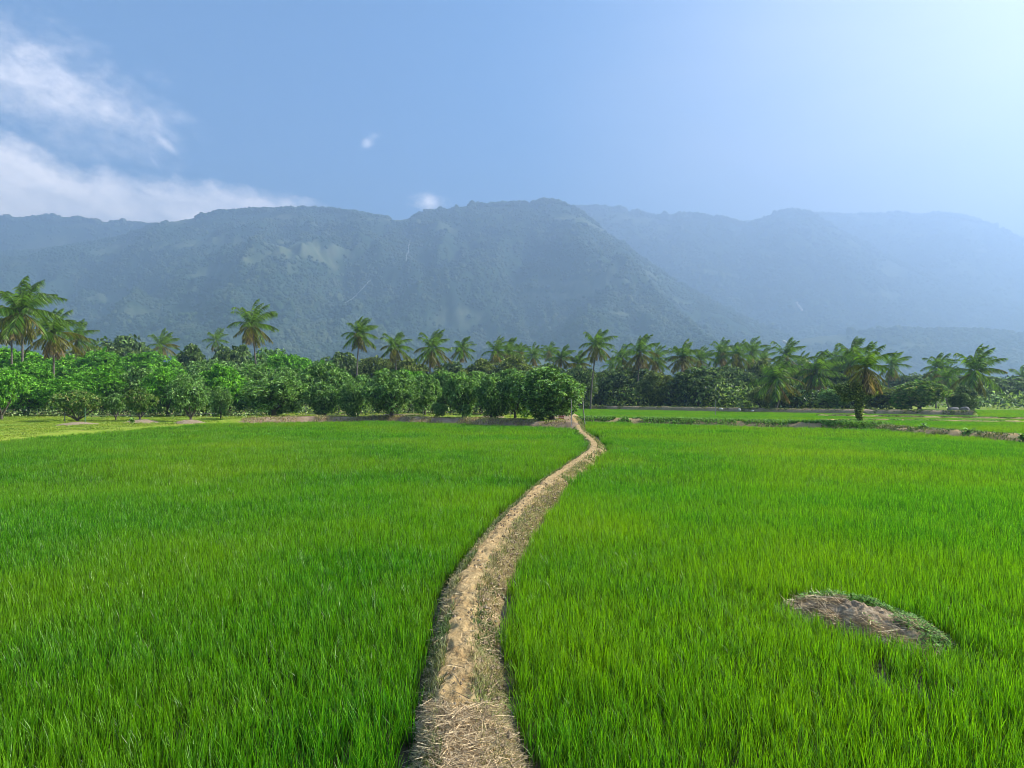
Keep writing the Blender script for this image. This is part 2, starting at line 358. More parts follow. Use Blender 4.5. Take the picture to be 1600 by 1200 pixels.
def gz(x, y):
    """height of the ground"""
    x = np.asarray(x, float); y = np.asarray(y, float)
    pc = path_at(y)[..., 0]
    dl = np.maximum(y - left_back(x) - .3, left_side(y) - .3 - x)
    sl = sstep(dl, 0, 1.6) * sstep(pc + .6 - x, 0, .8)
    h1 = .55 - .25 * sstep(-24 - x, 0, 2)
    zl = sl * (h1 + .22 * (fbm(x * .35, y * .35, 3, 4) - .5) + .10 * (fbm(x * 1.6, y * 1.6, 9, 3) - .5))
    # a low ridge of dug soil along the front of the orchard
    zl = zl + sl * .16 * np.exp(-((dl - 2.4) / 1.1) ** 2) * (fbm(x * .5, y * .1, 5) + .2) * sstep(x, -26, -22)
    de = emb_dist(x, y); se = sstep(de, 0, .9) * sstep(54.6 + np.maximum(0, y - 74) * .45 - x, 0, .7)
    zr = se * (.68 + .2 * (fbm(x * .3, y * .3, 21, 4) - .5))
    far = sstep(y, 128, 140) * .45
    zl = np.where(y > 90, zl * sstep(pc + 12 - x, 0, 3), zl)
    return np.maximum(np.maximum(zl, zr), far)
def in_left(x, y, m=0.):
    c = path_at(y); return (y < left_back(x) - m) & (x > left_side(y) + m) & (x < c[..., 0] - c[..., 1] - .06 - m + .22 * (fbm(y * 1.4, y * 0 + 2, 61, 4) - .55)) & (y > -4)
def in_right(x, y, m=0.):
    c = path_at(y); return (y < right_back(x) - m) & (x < right_side(y) - m) & (x > c[..., 0] + c[..., 2] + .10 + m - .22 * (fbm(y * 1.4, y * 0 + 9, 62, 4) - .55)) & (y > -4) & (mound_r(x, y, .03 + m) > 1)
bunds = {
    'weedy': (np.array([(6.9, 61.5), (12, 58.5), (18, 54.2), (24.5, 49.8), (27.5, 48)]), 1.5, .50),
    'east': (np.array([(27, 46.2), (27.2, 42), (28.1, 35), (28.6, 22), (28.8, -8)]), 1.15, .42),
    'far': (np.array([(29, 60), (34, 62), (41, 59.5), (50, 56), (70, 52)]), .9, .30),
    'middle': (np.array([(36, 75), (44, 68.5), (52, 63), (66, 58)]), .9, .34),
}
def seg_dist(x, y, pl):
    d = np.full(np.shape(x), 1e9)
    for a, b in zip(pl[:-1], pl[1:]):
        ab = b - a; t = np.clip(((x - a[0]) * ab[0] + (y - a[1]) * ab[1]) / (ab @ ab), 0, 1)
        d = np.minimum(d, np.hypot(x - a[0] - t * ab[0], y - a[1] - t * ab[1]))
    return d
def in_far(x, y):
    ok = (x > 6.2 + (y - 50) * .03) & (x < 95) & (y > -2) & (emb_dist(x, y) < -.2) | ((x > 55.5 + np.maximum(0, y - 74) * .5) & (x < 120) & (y < 104))
    for k, (pl, w, h) in bunds.items(): ok &= seg_dist(x, y, pl) > w
    ok &= ~((y < right_back(x) + 1) & (x < right_side(y) + 1.2))
    ok &= (y > np.interp(x, [6, 24.5, 28], [62, 51, 47])) | (x > 28)
    return ok & (y < 112)

# ------------------------------------------------------------------ ground
def ground():
    xs = np.concatenate([np.arange(-150, -45, 3.), np.arange(-45, 60, .5), np.arange(60, 151, 3.)]); ys = np.concatenate([np.arange(-15, 42, 2.), np.arange(42, 84, .45), np.arange(84, 150, 1.2), np.arange(150, 262, 6.)])
    X, Y = np.meshgrid(xs, ys, indexing='ij'); Z = gz(X, Y)
    Z = np.where((np.abs(X) > 146) | (Y > 250), -.2, Z)
    # bare soil along the edges of the orchard and in patches under the trees, turf elsewhere
    dl = Y - left_back(X)
    soil = np.clip(1.05 - np.abs(dl - 1.5) / 9, 0, 1) * sstep(X, -26, -19) * (X < 7)
    soil = np.maximum(soil, .55 * sstep(Y, 62, 70) * (X < 7)); soil = np.maximum(soil, .36 * (emb_dist(X, Y) > -.5) * (X > 4))
    soil = np.maximum(soil, .25 * (X < -24)); soil = np.maximum(soil, sstep(1.8 - np.abs(X - 4.9), 0, 1.) * (Y > 43) * (Y < 75))
    me = mesh_np('ground', np.stack([X, Y, Z], -1).reshape(-1, 3), grid_faces(len(xs), len(ys)), M_ground, True, {'soil': soil.ravel()})
    link('ground', me, kind='structure', label='grassy orchard ground with bare brown soil along the paddy edge')
    r = np.array([0, 60, 150, 400, 1200, 4000, 9000]); a = np.linspace(0, 2 * math.pi, 49)
    V = np.array([(rr * math.sin(t), rr * math.cos(t), -.25) for rr in r for t in a])
    link('plain', mesh_np('plain', V, grid_faces(len(r), len(a))[:, ::-1], M_ground, False, {'soil': np.full(len(V), .3)}), kind='structure', label='flat green plain reaching to the foot of the hills')
    V = np.array([(-26.9, -6, .012), (26.9, -6, .012), (26.9, 47, .012), (5.5, 58.5, .012), (-24.6, 58.5, .012), (-26.9, 44, .012)])
    me = bpy.data.meshes.new('paddy_water'); me.from_pydata([tuple(v) for v in V], [], [tuple(range(len(V)))]); me.materials.append(M_water)
    link('paddy_water', me, kind='structure', label='dark shallow water and mud between the rice rows')
ground()

def bund_mesh(name, pts, wl, wr, h, step, nc, mat, label, crown=.5, seed=0, rough=.065, kind='structure'):
    """a raised earth bank along pts; nc points across"""
    pts = np.asarray(pts); t = unit(np.gradient(pts[:, :2], axis=0)); nrm = np.stack([t[:, 1], -t[:, 0]], 1)
    s = np.linspace(-1.12, 1.12, nc)
    wl = np.broadcast_to(wl, len(pts)); wr = np.broadcast_to(wr, len(pts))
    W_ = np.where(s[None] < 0, wl[:, None], wr[:, None]) * s[None]
    X = pts[:, 0:1] + nrm[:, 0:1] * W_; Y = pts[:, 1:2] + nrm[:, 1:2] * W_
    prof = np.clip(1 - np.abs((s - .0)) ** 3.2, -.35, 1)
    prof = np.where(s > .1, np.clip(1 - ((s - .1) / .95) ** 1.9, -.35, 1), np.clip(1 - np.abs((s - .1) / 1.1) ** 3.6, -.35, 1))
    Z = h * prof[None] + rough * 1.4 * (fbm(X * 1.7, Y * 1.7, seed, 3) - .5) + rough * (fbm(X * 8, Y * 8, seed + 3, 4) - .5) + rough * .5 * (ridged(X * 22, Y * 22, seed + 5, 3) - .5)
    soil = np.clip(1 - np.abs(s[None] + .20 + .55 * (fbm(Y * .9 + 3, Y * .2, seed + 12, 4) - .5)) / (.92 + 1.1 * (fbm(X * 1.3, Y * 1.1, seed + 8, 4) - .45)), 0, 1)
    me = mesh_np(name, np.stack([X, Y, Z], -1).reshape(-1, 3), grid_faces(len(pts), nc), mat, True, {'soil': soil.ravel()})
    return link(name, me, kind=kind, label=label)
def bund_z(x, y, h=.25):
    c = path_at(y); s = np.where(x < c[:, 0], (x - c[:, 0]) / c[:, 1], (x - c[:, 0]) / c[:, 2])
    pr = np.where(s > .1, np.clip(1 - (np.clip(s - .1, 0, 9) / .95) ** 1.9, -.35, 1), np.clip(1 - np.abs((s - .1) / 1.1) ** 3.6, -.35, 1))
    return h * pr + .05 * 1.4 * (fbm(x * 1.7, y * 1.7, 0, 3) - .5), s
yy = [-8.]
prints = [(y_ + random.uniform(-.1, .1), (.08 if i % 2 else -.09) - .06 + random.uniform(-.03, .03)) for i, y_ in enumerate(np.arange(3.2, 17, .36))]
while yy[-1] < 74: yy.append(yy[-1] + min(.35, max(.018, abs(yy[-1]) * .0045)))
yy = np.array(yy); pp = np.stack([np.interp(yy, path_s[:, 1], path_s[:, k]) for k in range(4)], 1)
pp[:, 1] = yy
zoff = np.interp(yy, [44, 50], [0, .3])
path_o = bund_mesh('path', pp, pp[:, 2], pp[:, 3], .25, 0, 46, M_bund, 'narrow winding footpath of pale trodden earth on a raised bank between the paddies', seed=0)
co = np.empty(len(path_o.data.vertices) * 3, np.float32); path_o.data.vertices.foreach_get('co', co); co = co.reshape(-1, 3)
co[:, 2] += np.interp(co[:, 1], [43, 50, 74], [0, .34, .34]); cx_ = path_at(co[:, 1])[:, 0]
for fy, fx in prints:     # shallow footprints with pushed up rims
    k = np.abs(co[:, 1] - fy) < .3
    r = np.hypot((co[k, 0] - cx_[k] - fx) / .055, (co[k, 1] - fy) / .13)
    co[k, 2] += -.022 * np.exp(-r ** 4) + .010 * np.exp(-((r - 1.25) / .25) ** 2)
path_o.data.vertices.foreach_set('co', co.ravel())
def clods():
    g = np.random.RandomState(55); n = 900; y = 3 + 15 * g.rand(n) ** 1.4; sgn = np.where(g.rand(n) < .5, -1, 1); s = sgn * np.clip(np.abs(g.normal(.55, .3, n)), 0, 1.05)
    c = path_at(y); x = c[:, 0] + np.where(s < 0, c[:, 1], c[:, 2]) * s; z = .25 * np.clip(1 - np.abs((s - .1) / 1.1) ** 3.2, -.3, 1) + .01
    V0 = np.array([(1, 0, 0), (-1, 0, 0), (0, 1, 0), (0, -1, 0), (0, 0, 1), (0, 0, -1)], float); T0 = np.array([(0, 2, 4), (2, 1, 4), (1, 3, 4), (3, 0, 4), (2, 0, 5), (1, 2, 5), (3, 1, 5), (0, 3, 5)])
    R0 = g.uniform(.006, .022, n) * (1 + y / 30); V = V0[None] * (R0[:, None, None] * g.uniform(.6, 1.2, (n, 6, 1))) + np.column_stack([x, y, z])[:, None]
    T = (T0[None] + (np.arange(n) * 6)[:, None, None]).reshape(-1, 3)
    link('soil_crumbs', mesh_np('soil_crumbs', V.reshape(-1, 3), T, M_mound, False), kind='stuff', label='crumbs and small clods of dry soil lying on the path')
clods()
blab = {'weedy': 'weed covered earth bank behind the right paddy', 'east': 'earth bank along the right edge of the right paddy', 'far': 'low grassy bank between the far strips of paddy',
        'middle': 'low dark bank across the far right paddies'}
bund_mesh('earth_bank', catmull(EMB[1:] + np.array([0, .35]), 60), .9, .9, .78, 0, 16, M_mound, 'long dark bank of raised soil below the trees on the right', seed=19, rough=.16)
for k, (pl, w, h) in bunds.items():
    c = catmull(pl, 40)
    bund_mesh('earth_bank', c, w, w, h, 0, 16, M_bund, blab[k], seed=11, rough=.12)

# ------------------------------------------------------------------ blades: one generator for rice, lawn, weeds and straw
def blades(pos, hgt, lean, width, k=4, az=None, tip=.12, spread=1.0, wind=(.05, .01)):
    n = len(pos)
    az = rs.uniform(0, 2 * math.pi, n) if az is None else az
    d = np.stack([np.cos(az), np.sin(az), np.zeros(n)], 1)
    D = np.stack([d[:, 0] * .25 * lean + wind[0] * .5 * hgt, d[:, 1] * .25 * lean + wind[1] * .5 * hgt, hgt * 1.12], 1)
    C = np.stack([d[:, 0] * .75 * lean + wind[0] * hgt, d[:, 1] * .75 * lean + wind[1] * hgt, -hgt * .12 - .35 * lean], 1)
    fa = az + math.pi / 2 + rs.uniform(-.7, .7, n)
    side = np.stack([np.cos(fa), np.sin(fa), np.zeros(n)], 1) * (width / 2)[:, None]
    prof = [.6] + [1.0] * (k - 2) + [.62, tip] if k > 2 else [.8, 1.0, tip]
    return ribbons(pos, D, C, side, prof[:k + 1], k)

PROTO = bpy.data.collections.new('plant_kinds')     # kinds the fields are sown with; not linked to the scene
def clump_proto(name, half, n, h0, h1, width, k, mat, tuft, lean=.10):
    if tuft: c = np.array([(random.uniform(-half, half), random.uniform(-half, half)) for _ in range(tuft)])
    else: c = np.zeros((1, 2))
    i = rs.randint(0, len(c), n)
    base = np.zeros((n, 3)); base[:, :2] = c[i] + rs.normal(0, .035 if tuft != 0 else .034, (n, 2))
    H = rs.uniform(h0, h1, n) * (0.85 + .15 * rs.rand(n)); ln = np.abs(rs.normal(0, lean, n)) + .02
    V, Q, T, ID = blades(base, H, ln, rs.uniform(.75, 1.25, n) * width, k)
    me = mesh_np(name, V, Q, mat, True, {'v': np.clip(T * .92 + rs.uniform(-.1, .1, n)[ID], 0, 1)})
    o = bpy.data.objects.new(name, me); return o
def kinds(prefix, m, **kw):
    c = bpy.data.collections.new(prefix)
    for i in range(m): c.objects.link(clump_proto('%s_kind_%s' % (prefix, 'abcdefghij'[i]), mat=kw['mat'], **{k: v for k, v in kw.items() if k != 'mat'}))
    return c
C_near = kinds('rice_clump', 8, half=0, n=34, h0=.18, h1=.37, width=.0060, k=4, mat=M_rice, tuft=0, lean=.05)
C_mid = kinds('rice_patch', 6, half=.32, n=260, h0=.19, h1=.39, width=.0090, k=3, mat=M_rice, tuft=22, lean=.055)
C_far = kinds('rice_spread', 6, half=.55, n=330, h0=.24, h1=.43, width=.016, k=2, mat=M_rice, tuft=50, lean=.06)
C_lawn = kinds('turf_patch', 4, half=.7, n=260, h0=.05, h1=.14, width=.016, k=2, mat=M_lawn, tuft=60, lean=.05)

def scatter(name, pts, rot, scl, coll, label, cat=None, kind='stuff'):
    """one object that sows the kinds of coll on pts"""
    me = bpy.data.meshes.new(name); me.vertices.add(len(pts)); me.vertices.foreach_set('co', np.asarray(pts, np.float32).ravel())
    a = me.attributes.new('turn', 'FLOAT_VECTOR', 'POINT'); a.data.foreach_set('vector', np.asarray(rot, np.float32).ravel())
    a = me.attributes.new('size', 'FLOAT_VECTOR', 'POINT'); a.data.foreach_set('vector', np.asarray(scl, np.float32).ravel())
    o = link(name, me, label=label, cat=cat, kind=kind)
    g = bpy.data.node_groups.new(name, 'GeometryNodeTree')
    g.interface.new_socket('Geometry', in_out='INPUT', socket_type='NodeSocketGeometry'); g.interface.new_socket('Geometry', in_out='OUTPUT', socket_type='NodeSocketGeometry')
    n, l = g.nodes, g.links
    gi, go = N(n, 'NodeGroupInput'), N(n, 'NodeGroupOutput')
    m2p = N(n, 'GeometryNodeMeshToPoints'); l.new(gi.outputs[0], m2p.inputs[0])
    ci = N(n, 'GeometryNodeCollectionInfo'); ci.inputs[0].default_value = coll; ci.inputs[1].default_value = True; ci.inputs[2].default_value = True
    ip = N(n, 'GeometryNodeInstanceOnPoints'); l.new(m2p.outputs[0], ip.inputs['Points']); l.new(ci.outputs[0], ip.inputs['Instance']); ip.inputs['Pick Instance'].default_value = True
    ri = N(n, 'FunctionNodeRandomValue', data_type='INT')
    [s for s in ri.inputs if s.name == 'Max' and s.type == 'INT'][0].default_value = len(coll.objects) - 1
    l.new([s for s in ri.outputs if s.type == 'INT'][0], ip.inputs['Instance Index'])
    for nm, sock in (('turn', 'Rotation'), ('size', 'Scale')):
        at = N(n, 'GeometryNodeInputNamedAttribute', data_type='FLOAT_VECTOR'); at.inputs[0].default_value = nm
        if sock == 'Rotation':
            e = N(n, 'FunctionNodeEulerToRotation'); l.new(at.outputs[0], e.inputs[0]); l.new(e.outputs[0], ip.inputs[sock])
        else: l.new(at.outputs[0], ip.inputs[sock])
    l.new(ip.outputs[0], go.inputs[0])
    mod = o.modifiers.new('sow', 'NODES'); mod.node_group = g
    return o

def jgrid(x0, x1, y0, y1, s, jit=.42):
    X, Y = np.meshgrid(np.arange(x0, x1, s), np.arange(y0, y1, s), indexing='ij'); X = X.ravel(); Y = Y.ravel()
    return X + rs.uniform(-jit, jit, len(X)) * s, Y + rs.uniform(-jit, jit, len(X)) * s
def vigour(x, y):
    """how tall the crop stands from place to place"""
    v = .82 + .42 * fbm(x * .16, y * .16, 40, 4) + .34 * (fbm(x * .9, y * .9, 44, 3) - .5) + .20 * (fbm(x * .35, y * .03, 47, 2) - .5)
    dm = mound_r(x, y, .10); v = v * np.where((dm < 1.9) & (y < 7.0 + (x - 3.8) * -1.2), .80, 1)
    return v
def sow(name, inside, label):
    P3 = []; Rr = []; S = []
    for coll, y0, y1, s, edge in ((C_near, -3.5, 17, .112, 0), (C_mid, 17, 36, .42, .05), (C_far, 36, 60, .72, .2)):
        x0, x1 = -28, 28
        x, y = jgrid(x0, x1, y0, y1, s)
        k = inside(x, y, edge)
        if coll is C_near: k &= (np.abs(x) < np.maximum(y, 2) * .95 + 3)
        elif coll is C_mid: k &= (np.abs(x) < y * .95 + 3)
        x, y = x[k], y[k]
        n = len(x); vg = vigour(x, y)
        if coll is C_near:   # thin spots where water shows
            keep = rs.rand(n) < np.clip(1.5 - 1.2 * sstep(fbm(x * .55, y * .55, 60, 4), .74, .92), 0, 1)
            x, y, vg = x[keep], y[keep], vg[keep]; n = len(x)
        yield coll, np.stack([x, y, np.zeros(n)], 1), np.stack([rs.normal(0, .035, n), rs.normal(0, .035, n) + .02, rs.uniform(0, 6.28, n) if coll is not C_near else rs.uniform(0, 6.28, n)], 1), np.stack([np.ones(n) * rs.uniform(.9, 1.15, n), np.ones(n), vg * rs.uniform(.92, 1.08, n)], 1)
names = {id(C_near): 'near', id(C_mid): 'middle', id(C_far): 'farther'}
for nm, fn, side in (('left', in_left, 'left of the path'), ('right', in_right, 'right of the path')):
    for coll, p, r, s in sow(nm, fn, ''):
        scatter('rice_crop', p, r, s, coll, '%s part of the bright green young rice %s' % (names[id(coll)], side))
x, y = jgrid(5, 122, -2, 113, .78); k = in_far(x, y) & (np.abs(x) < y * .95 + 14); x, y = x[k], y[k]; n = len(x)
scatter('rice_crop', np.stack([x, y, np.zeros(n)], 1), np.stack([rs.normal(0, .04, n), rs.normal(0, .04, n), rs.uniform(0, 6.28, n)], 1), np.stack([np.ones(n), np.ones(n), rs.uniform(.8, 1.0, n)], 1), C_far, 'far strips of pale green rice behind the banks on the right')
x, y = jgrid(-70, 5, 22, 76, 1.05)
dl = np.maximum(y - left_back(x), left_side(y) - x)
k = (dl > .4) & ((x < -22) | (dl > 3)) & (fbm(x * .5, y * .5, 70, 3) > np.where(x < -22, .36, .54)) & (x < 4) & (x > -.95 * y - 8)
x, y = x[k], y[k]; n = len(x)
scatter('lawn_grass', np.stack([x, y, gz(x, y)], 1), np.stack([np.zeros(n), np.zeros(n), rs.uniform(0, 6.28, n)], 1), np.stack([np.ones(n), np.ones(n), rs.uniform(.6, 1.2, n)], 1), C_lawn, 'short sunlit turf on the open ground among the orchard trees')

# straw, weeds and dry grass on the path bank
def ribbon_obj(name, V, Q, T, ID, mat, label, kind='stuff', tk=.7):
    nid = ID.max() + 1
    return link(name, mesh_np(name, V, Q, mat, True, {'v': np.clip(T * tk + rs.uniform(0, 1 - tk, nid)[ID], 0, 1)}), label=label, kind=kind)
def on_bank(n, y0, y1, smin, smax, power=1.5):
    y = y0 + (y1 - y0) * rs.rand(n) ** power; s = rs.uniform(smin, smax, n); c = path_at(y)
    x = c[:, 0] + np.where(s < 0, c[:, 1], c[:, 2]) * s
    z, _ = bund_z(x, y); return x, y, z, s
def lying(n, x, y, z, L, w, name, label, mat=M_straw, lift=.06, tilt=.16):
    a = rs.uniform(0, 6.28, n); D = np.stack([np.cos(a), np.sin(a), rs.normal(.05, tilt, n)], 1) * L[:, None]
    C = rs.normal(0, .22, (n, 3)) * L[:, None]; C[:, 2] = -np.abs(C[:, 2]) * .5
    side = unit(np.stack([-np.sin(a), np.cos(a), rs.normal(0, .8, n)], 1)) * w[:, None] * .5
    return ribbon_obj(name, *ribbons(np.stack([x, y, z + .008 + rs.rand(n) * lift], 1) - D * .5, D, C, side, [.8, 1, .9, .4], 3), mat, label)
# a thick mat of straw at the near end, thinner along both sides further off
n = 15000; x, y, z, s = on_bank(n, 2.6, 5.35, -1.02, 1.0, .8)
k = (y < 4.75 + .5 * (fbm(x * 3, y * 2, 81) - .5) + .5 * np.abs(s)) ; x, y, z = x[k], y[k], z[k]; n = len(x)
lying(n, x, y, z, rs.uniform(.04, .15, n), rs.uniform(.0025, .006, n), 'straw_litter', 'thick mat of pale straw on the near end of the path', lift=.05)
n = 11000; x, y, z, s = on_bank(n, 4.4, 17, -1.0, 1.0, 1.3)
k = (np.abs(s + .16) > .58 + .40 * (fbm(x * 2.3, y * 2.3, 83) - .5)) | (rs.rand(n) < .05); x, y, z = x[k], y[k], z[k]; n = len(x)
lying(n, x, y, z, rs.uniform(.04, .16, n), rs.uniform(.003, .006, n) * (1 + y / 18), 'straw_litter', 'loose straw and stubble strewn along both sides of the path', lift=.03)
# green weeds and dry tufts on the flanks
def flank(n, y0, y1, right, power, hmin, hmax, w, lean, mat, name, label, dens_seed, thr):
    y = y0 + (y1 - y0) * rs.rand(n) ** power
    s = rs.uniform(.05, 1.08, n) if right else -rs.uniform(.50, 1.1, n)
    c = path_at(y); x = c[:, 0] + np.where(s < 0, c[:, 1], c[:, 2]) * s
    k = (fbm(x * 2.1, y * 2.1, dens_seed, 4) > thr) & (rs.rand(n) < sstep(np.abs(s), .02, .62)); x, y = x[k], y[k]; n = len(x)
    z = bund_z(x, y)[0] - .01 + np.interp(y, [43, 50, 74], [0, .34, .34]); h = rs.uniform(hmin, hmax, n)
    V, Q, T, ID = blades(np.stack([x, y, z], 1), h, rs.uniform(.3, 1.3, n) * lean, w * (1 + y / 25) * rs.uniform(.7, 1.3, n), 3)
    return ribbon_obj(name, V, Q, T, ID, mat, label)
flank(34000, 3.2, 24, True, 1.35, .02, .085, .006, .05, M_weed, 'weeds', 'small green weeds on the right flank of the path', 90, .44)
flank(18000, 3.2, 24, False, 1.35, .02, .12, .006, .06, M_weed, 'weeds', 'small green weeds on the left flank of the path', 91, .45)
flank(34000, 3.0, 24, True, 1.3, .03, .12, .005, .08, M_dry, 'dry_grass', 'dry brown grass hanging down the right flank of the path', 92, .40)
flank(12000, 3.0, 24, False, 1.3, .03, .12, .005, .08, M_dry, 'dry_grass', 'dry brown grass on the left flank of the path', 93, .46)
flank(12000, 22, 62, True, .9, .04, .15, .010, .08, M_weed, 'weeds', 'weeds on the right flank of the distant bend of the path', 94, .44)
flank(9000, 22, 62, True, .9, .04, .15, .010, .08, M_dry, 'dry_grass', 'dry grass on the right flank of the distant bend of the path', 95, .46)
flank(5000, 22, 46, False, .9, .04, .12, .010, .08, M_weed, 'weeds', 'weeds on the left flank of the distant bend of the path', 96, .46)

# weeds on the banks beyond the right paddy
def bank_weeds(key, n, h, w, name, label, mat, thr=.40):
    pl, wd, bh = bunds[key]; c = catmull(pl, 30); i = rs.randint(0, len(c) - 1, n); f = rs.rand(n)[:, None]
    p = c[i] * (1 - f) + c[i + 1] * f + rs.uniform(-1, 1, (n, 2)) * wd
    k = fbm(p[:, 0] * .9, p[:, 1] * .9, 98, 3) > thr; p = p[k]; n = len(p)
    r = np.clip(seg_dist(p[:, 0], p[:, 1], pl) / wd, 0, 1); z = bh * (1 - r ** 2.4) - .03
    V, Q, T, ID = blades(np.column_stack([p, z]), rs.uniform(.4, 1, n) * h, rs.uniform(.3, 1.5, n) * h * .8, w * rs.uniform(.6, 1.4, n), 2)
    ribbon_obj(name, V, Q, T, ID, mat, label)
bunds['rise'] = (EMB[1:] + np.array([0, .35]), .95, .74)
bank_weeds('rise', 26000, .28, .06, 'weeds', 'rough grass hanging over the long dark bank on the right', M_weed, .38)
bank_weeds('weedy', 26000, .34, .055, 'weeds', 'leafy green weeds covering the bank behind the right paddy', M_creeper, .36)
bank_weeds('east', 14000, .24, .035, 'weeds', 'weeds on the dark bank at the right edge of the right paddy', M_weed, .42)
bank_weeds('far', 9000, .22, .05, 'weeds', 'green weeds on the low bank between the far paddies', M_creeper, .44)
bank_weeds('middle', 9000, .28, .05, 'weeds', 'green weeds on the bank across the far right paddies', M_weed, .42)

# scrub of dry grass on the soil bank at the edge of the orchard
n = 26000; x = rs.uniform(-24, 4, n); y = left_back(x) + np.abs(rs.normal(0, 2.2, n)) + .2
k = fbm(x * .8, y * .8, 101, 4) > .50; x, y = x[k], y[k]; n = len(x)
V, Q, T, ID = blades(np.column_stack([x, y, gz(x, y) - .02]), rs.uniform(.05, .24, n), rs.uniform(.03, .16, n), rs.uniform(.015, .035, n), 2)
ribbon_obj('dry_grass', V, Q, T, ID, M_dry, 'tufts of dry grass on the brown soil bank in front of the orchard')

# ------------------------------------------------------------------ heap of earth and straw standing in the right paddy
def paddy_mound():
    nu, nv = 60, 90; r = np.linspace(0, 1.12, nu); a = np.linspace(0, 2 * math.pi, nv)
    Rr, A = np.meshgrid(r, a, indexing='ij'); ax = MOUND['ax']; px = np.array([-ax[1], ax[0]])
    wob = 1 + .14 * (fbm(np.cos(A) * 1.6 + 5, np.sin(A) * 1.6 + 5, 110) - .5) * 2
    u = Rr * np.cos(A) * MOUND['a'] * wob; v = Rr * np.sin(A) * MOUND['b'] * wob
    X = MOUND['c'][0] + ax[0] * u + px[0] * v; Y = MOUND['c'][1] + ax[1] * u + px[1] * v
    edge = Rr > .999
    nz = .10 * (fbm(X * 3.2, Y * 3.2, 111, 4) - .5) + .10 * (ridged(X * 7, Y * 7, 115, 4) - .5) + .05 * (fbm(X * 25, Y * 25, 117, 3) - .5)
    Z = .27 * np.clip(1 - Rr ** 3, -.3, 1) + nz * np.clip(1.2 - Rr, 0, 1) - .04
    me = mesh_np('earth_heap', np.stack([X, Y, Z], -1).reshape(-1, 3), grid_faces(nu, nv), M_mound)
    root = link('earth_heap', me, label='oval heap of brown earth and dead straw standing in the right paddy', cat='earth heap')
    def pts(n, rmin, rmax, cond=None):
        rr = np.sqrt(rs.uniform(rmin ** 2, rmax ** 2, n)); aa = rs.uniform(0, 6.283, n)
        if cond: k = cond(aa, rr); rr, aa = rr[k], aa[k]
        u = rr * np.cos(aa) * MOUND['a']; v = rr * np.sin(aa) * MOUND['b']
        x = MOUND['c'][0] + ax[0] * u + px[0] * v; y = MOUND['c'][1] + ax[1] * u + px[1] * v
        return x, y, .27 * np.clip(1 - rr ** 3, -.3, 1) + .10 * (fbm(x * 3.2, y * 3.2, 111, 4) - .5) * np.clip(1.2 - rr, 0, 1) - .04, rr, aa
    x, y, z, rr, aa = pts(6000, 0, 1.02); n = len(x)
    k = fbm(x * 3, y * 3, 118) > .50; x, y, z = x[k], y[k], z[k]; n = len(x)
    a = rs.normal(2.2, .7, n); L = rs.uniform(.05, .24, n)
    D = np.stack([np.cos(a), np.sin(a), rs.normal(.0, .16, n)], 1) * L[:, None]; C = rs.normal(0, .2, (n, 3)) * L[:, None]
    side = unit(np.stack([-np.sin(a), np.cos(a), rs.normal(0, .8, n)], 1)) * rs.uniform(.0018, .0035, n)[:, None]
    V, Q, T, ID = ribbons(np.stack([x, y, z + .01 + rs.rand(n) * .05], 1) - D * .5, D, C, side, [.8, 1, .9, .4], 3)
    o = link('straw', mesh_np('straw', V, Q, M_straw, True, {'v': np.clip(rs.uniform(0, 1, ID.max() + 1)[ID], 0, 1)}), root, kind='stuff')
    # creeping weeds along the far rim and the right end
    x, y, z, rr, aa = pts(26000, .25, 1.12); b = np.arctan2(y - MOUND['c'][1], x - MOUND['c'][0])
    want = .46 + .30 * np.cos(b - 1.25) + .22 * np.cos(b + .7)
    k = (fbm(x * 4, y * 4, 121) * .7 + rs.rand(len(x)) * .3) < want * (.4 + .75 * rr); x, y, z = x[k], y[k], z[k]; n = len(x)
    a = rs.uniform(0, 6.28, n); L = rs.uniform(.015, .042, n)
    D = np.stack([np.cos(a), np.sin(a), rs.normal(.45, .35, n)], 1) * L[:, None]; C = np.zeros((n, 3)); C[:, 2] = -L * .3
    side = unit(np.stack([-np.sin(a), np.cos(a), rs.normal(0, .3, n)], 1)) * (L * .26)[:, None]
    V, Q, T, ID = ribbons(np.stack([x, y, z + rs.rand(n) * .10], 1), D, C, side, [.2, 1, .1], 2)
    link('creeper', mesh_np('creeper', V, Q, M_creeper, True, {'v': np.clip(rs.uniform(0, 1, ID.max() + 1)[ID], 0, 1)}), root, kind='stuff')
paddy_mound()

# ------------------------------------------------------------------ hills
def ico(sub=1):
    import bmesh
    bm = bmesh.new(); bmesh.ops.create_icosphere(bm, subdivisions=sub, radius=1)
    V = np.array([v.co[:] for v in bm.verts]); T = np.array([[v.index for v in f.verts] for f in bm.faces]); bm.free(); return V, T
C_tree = bpy.data.collections.new('hill_trees')
for i in range(6):
    V, T = ico(2); nz = fbm(V[:, 0] * 1.6 + 7 * i, V[:, 1] * 1.6 + V[:, 2] * 2.1, 130 + i, 3)
    V = V * (.45 + 1.1 * nz)[:, None] * np.array([1, 1, .9]) + np.array([0, 0, .35])
    C_tree.objects.link(bpy.data.objects.new('hill_tree_kind_' + 'abcdef'[i], mesh_np('hill_tree', V, T, M_blob, False, {'v': np.clip(nz * 1.6 - .3 + rs.uniform(-.2, .2), 0, 1)})))

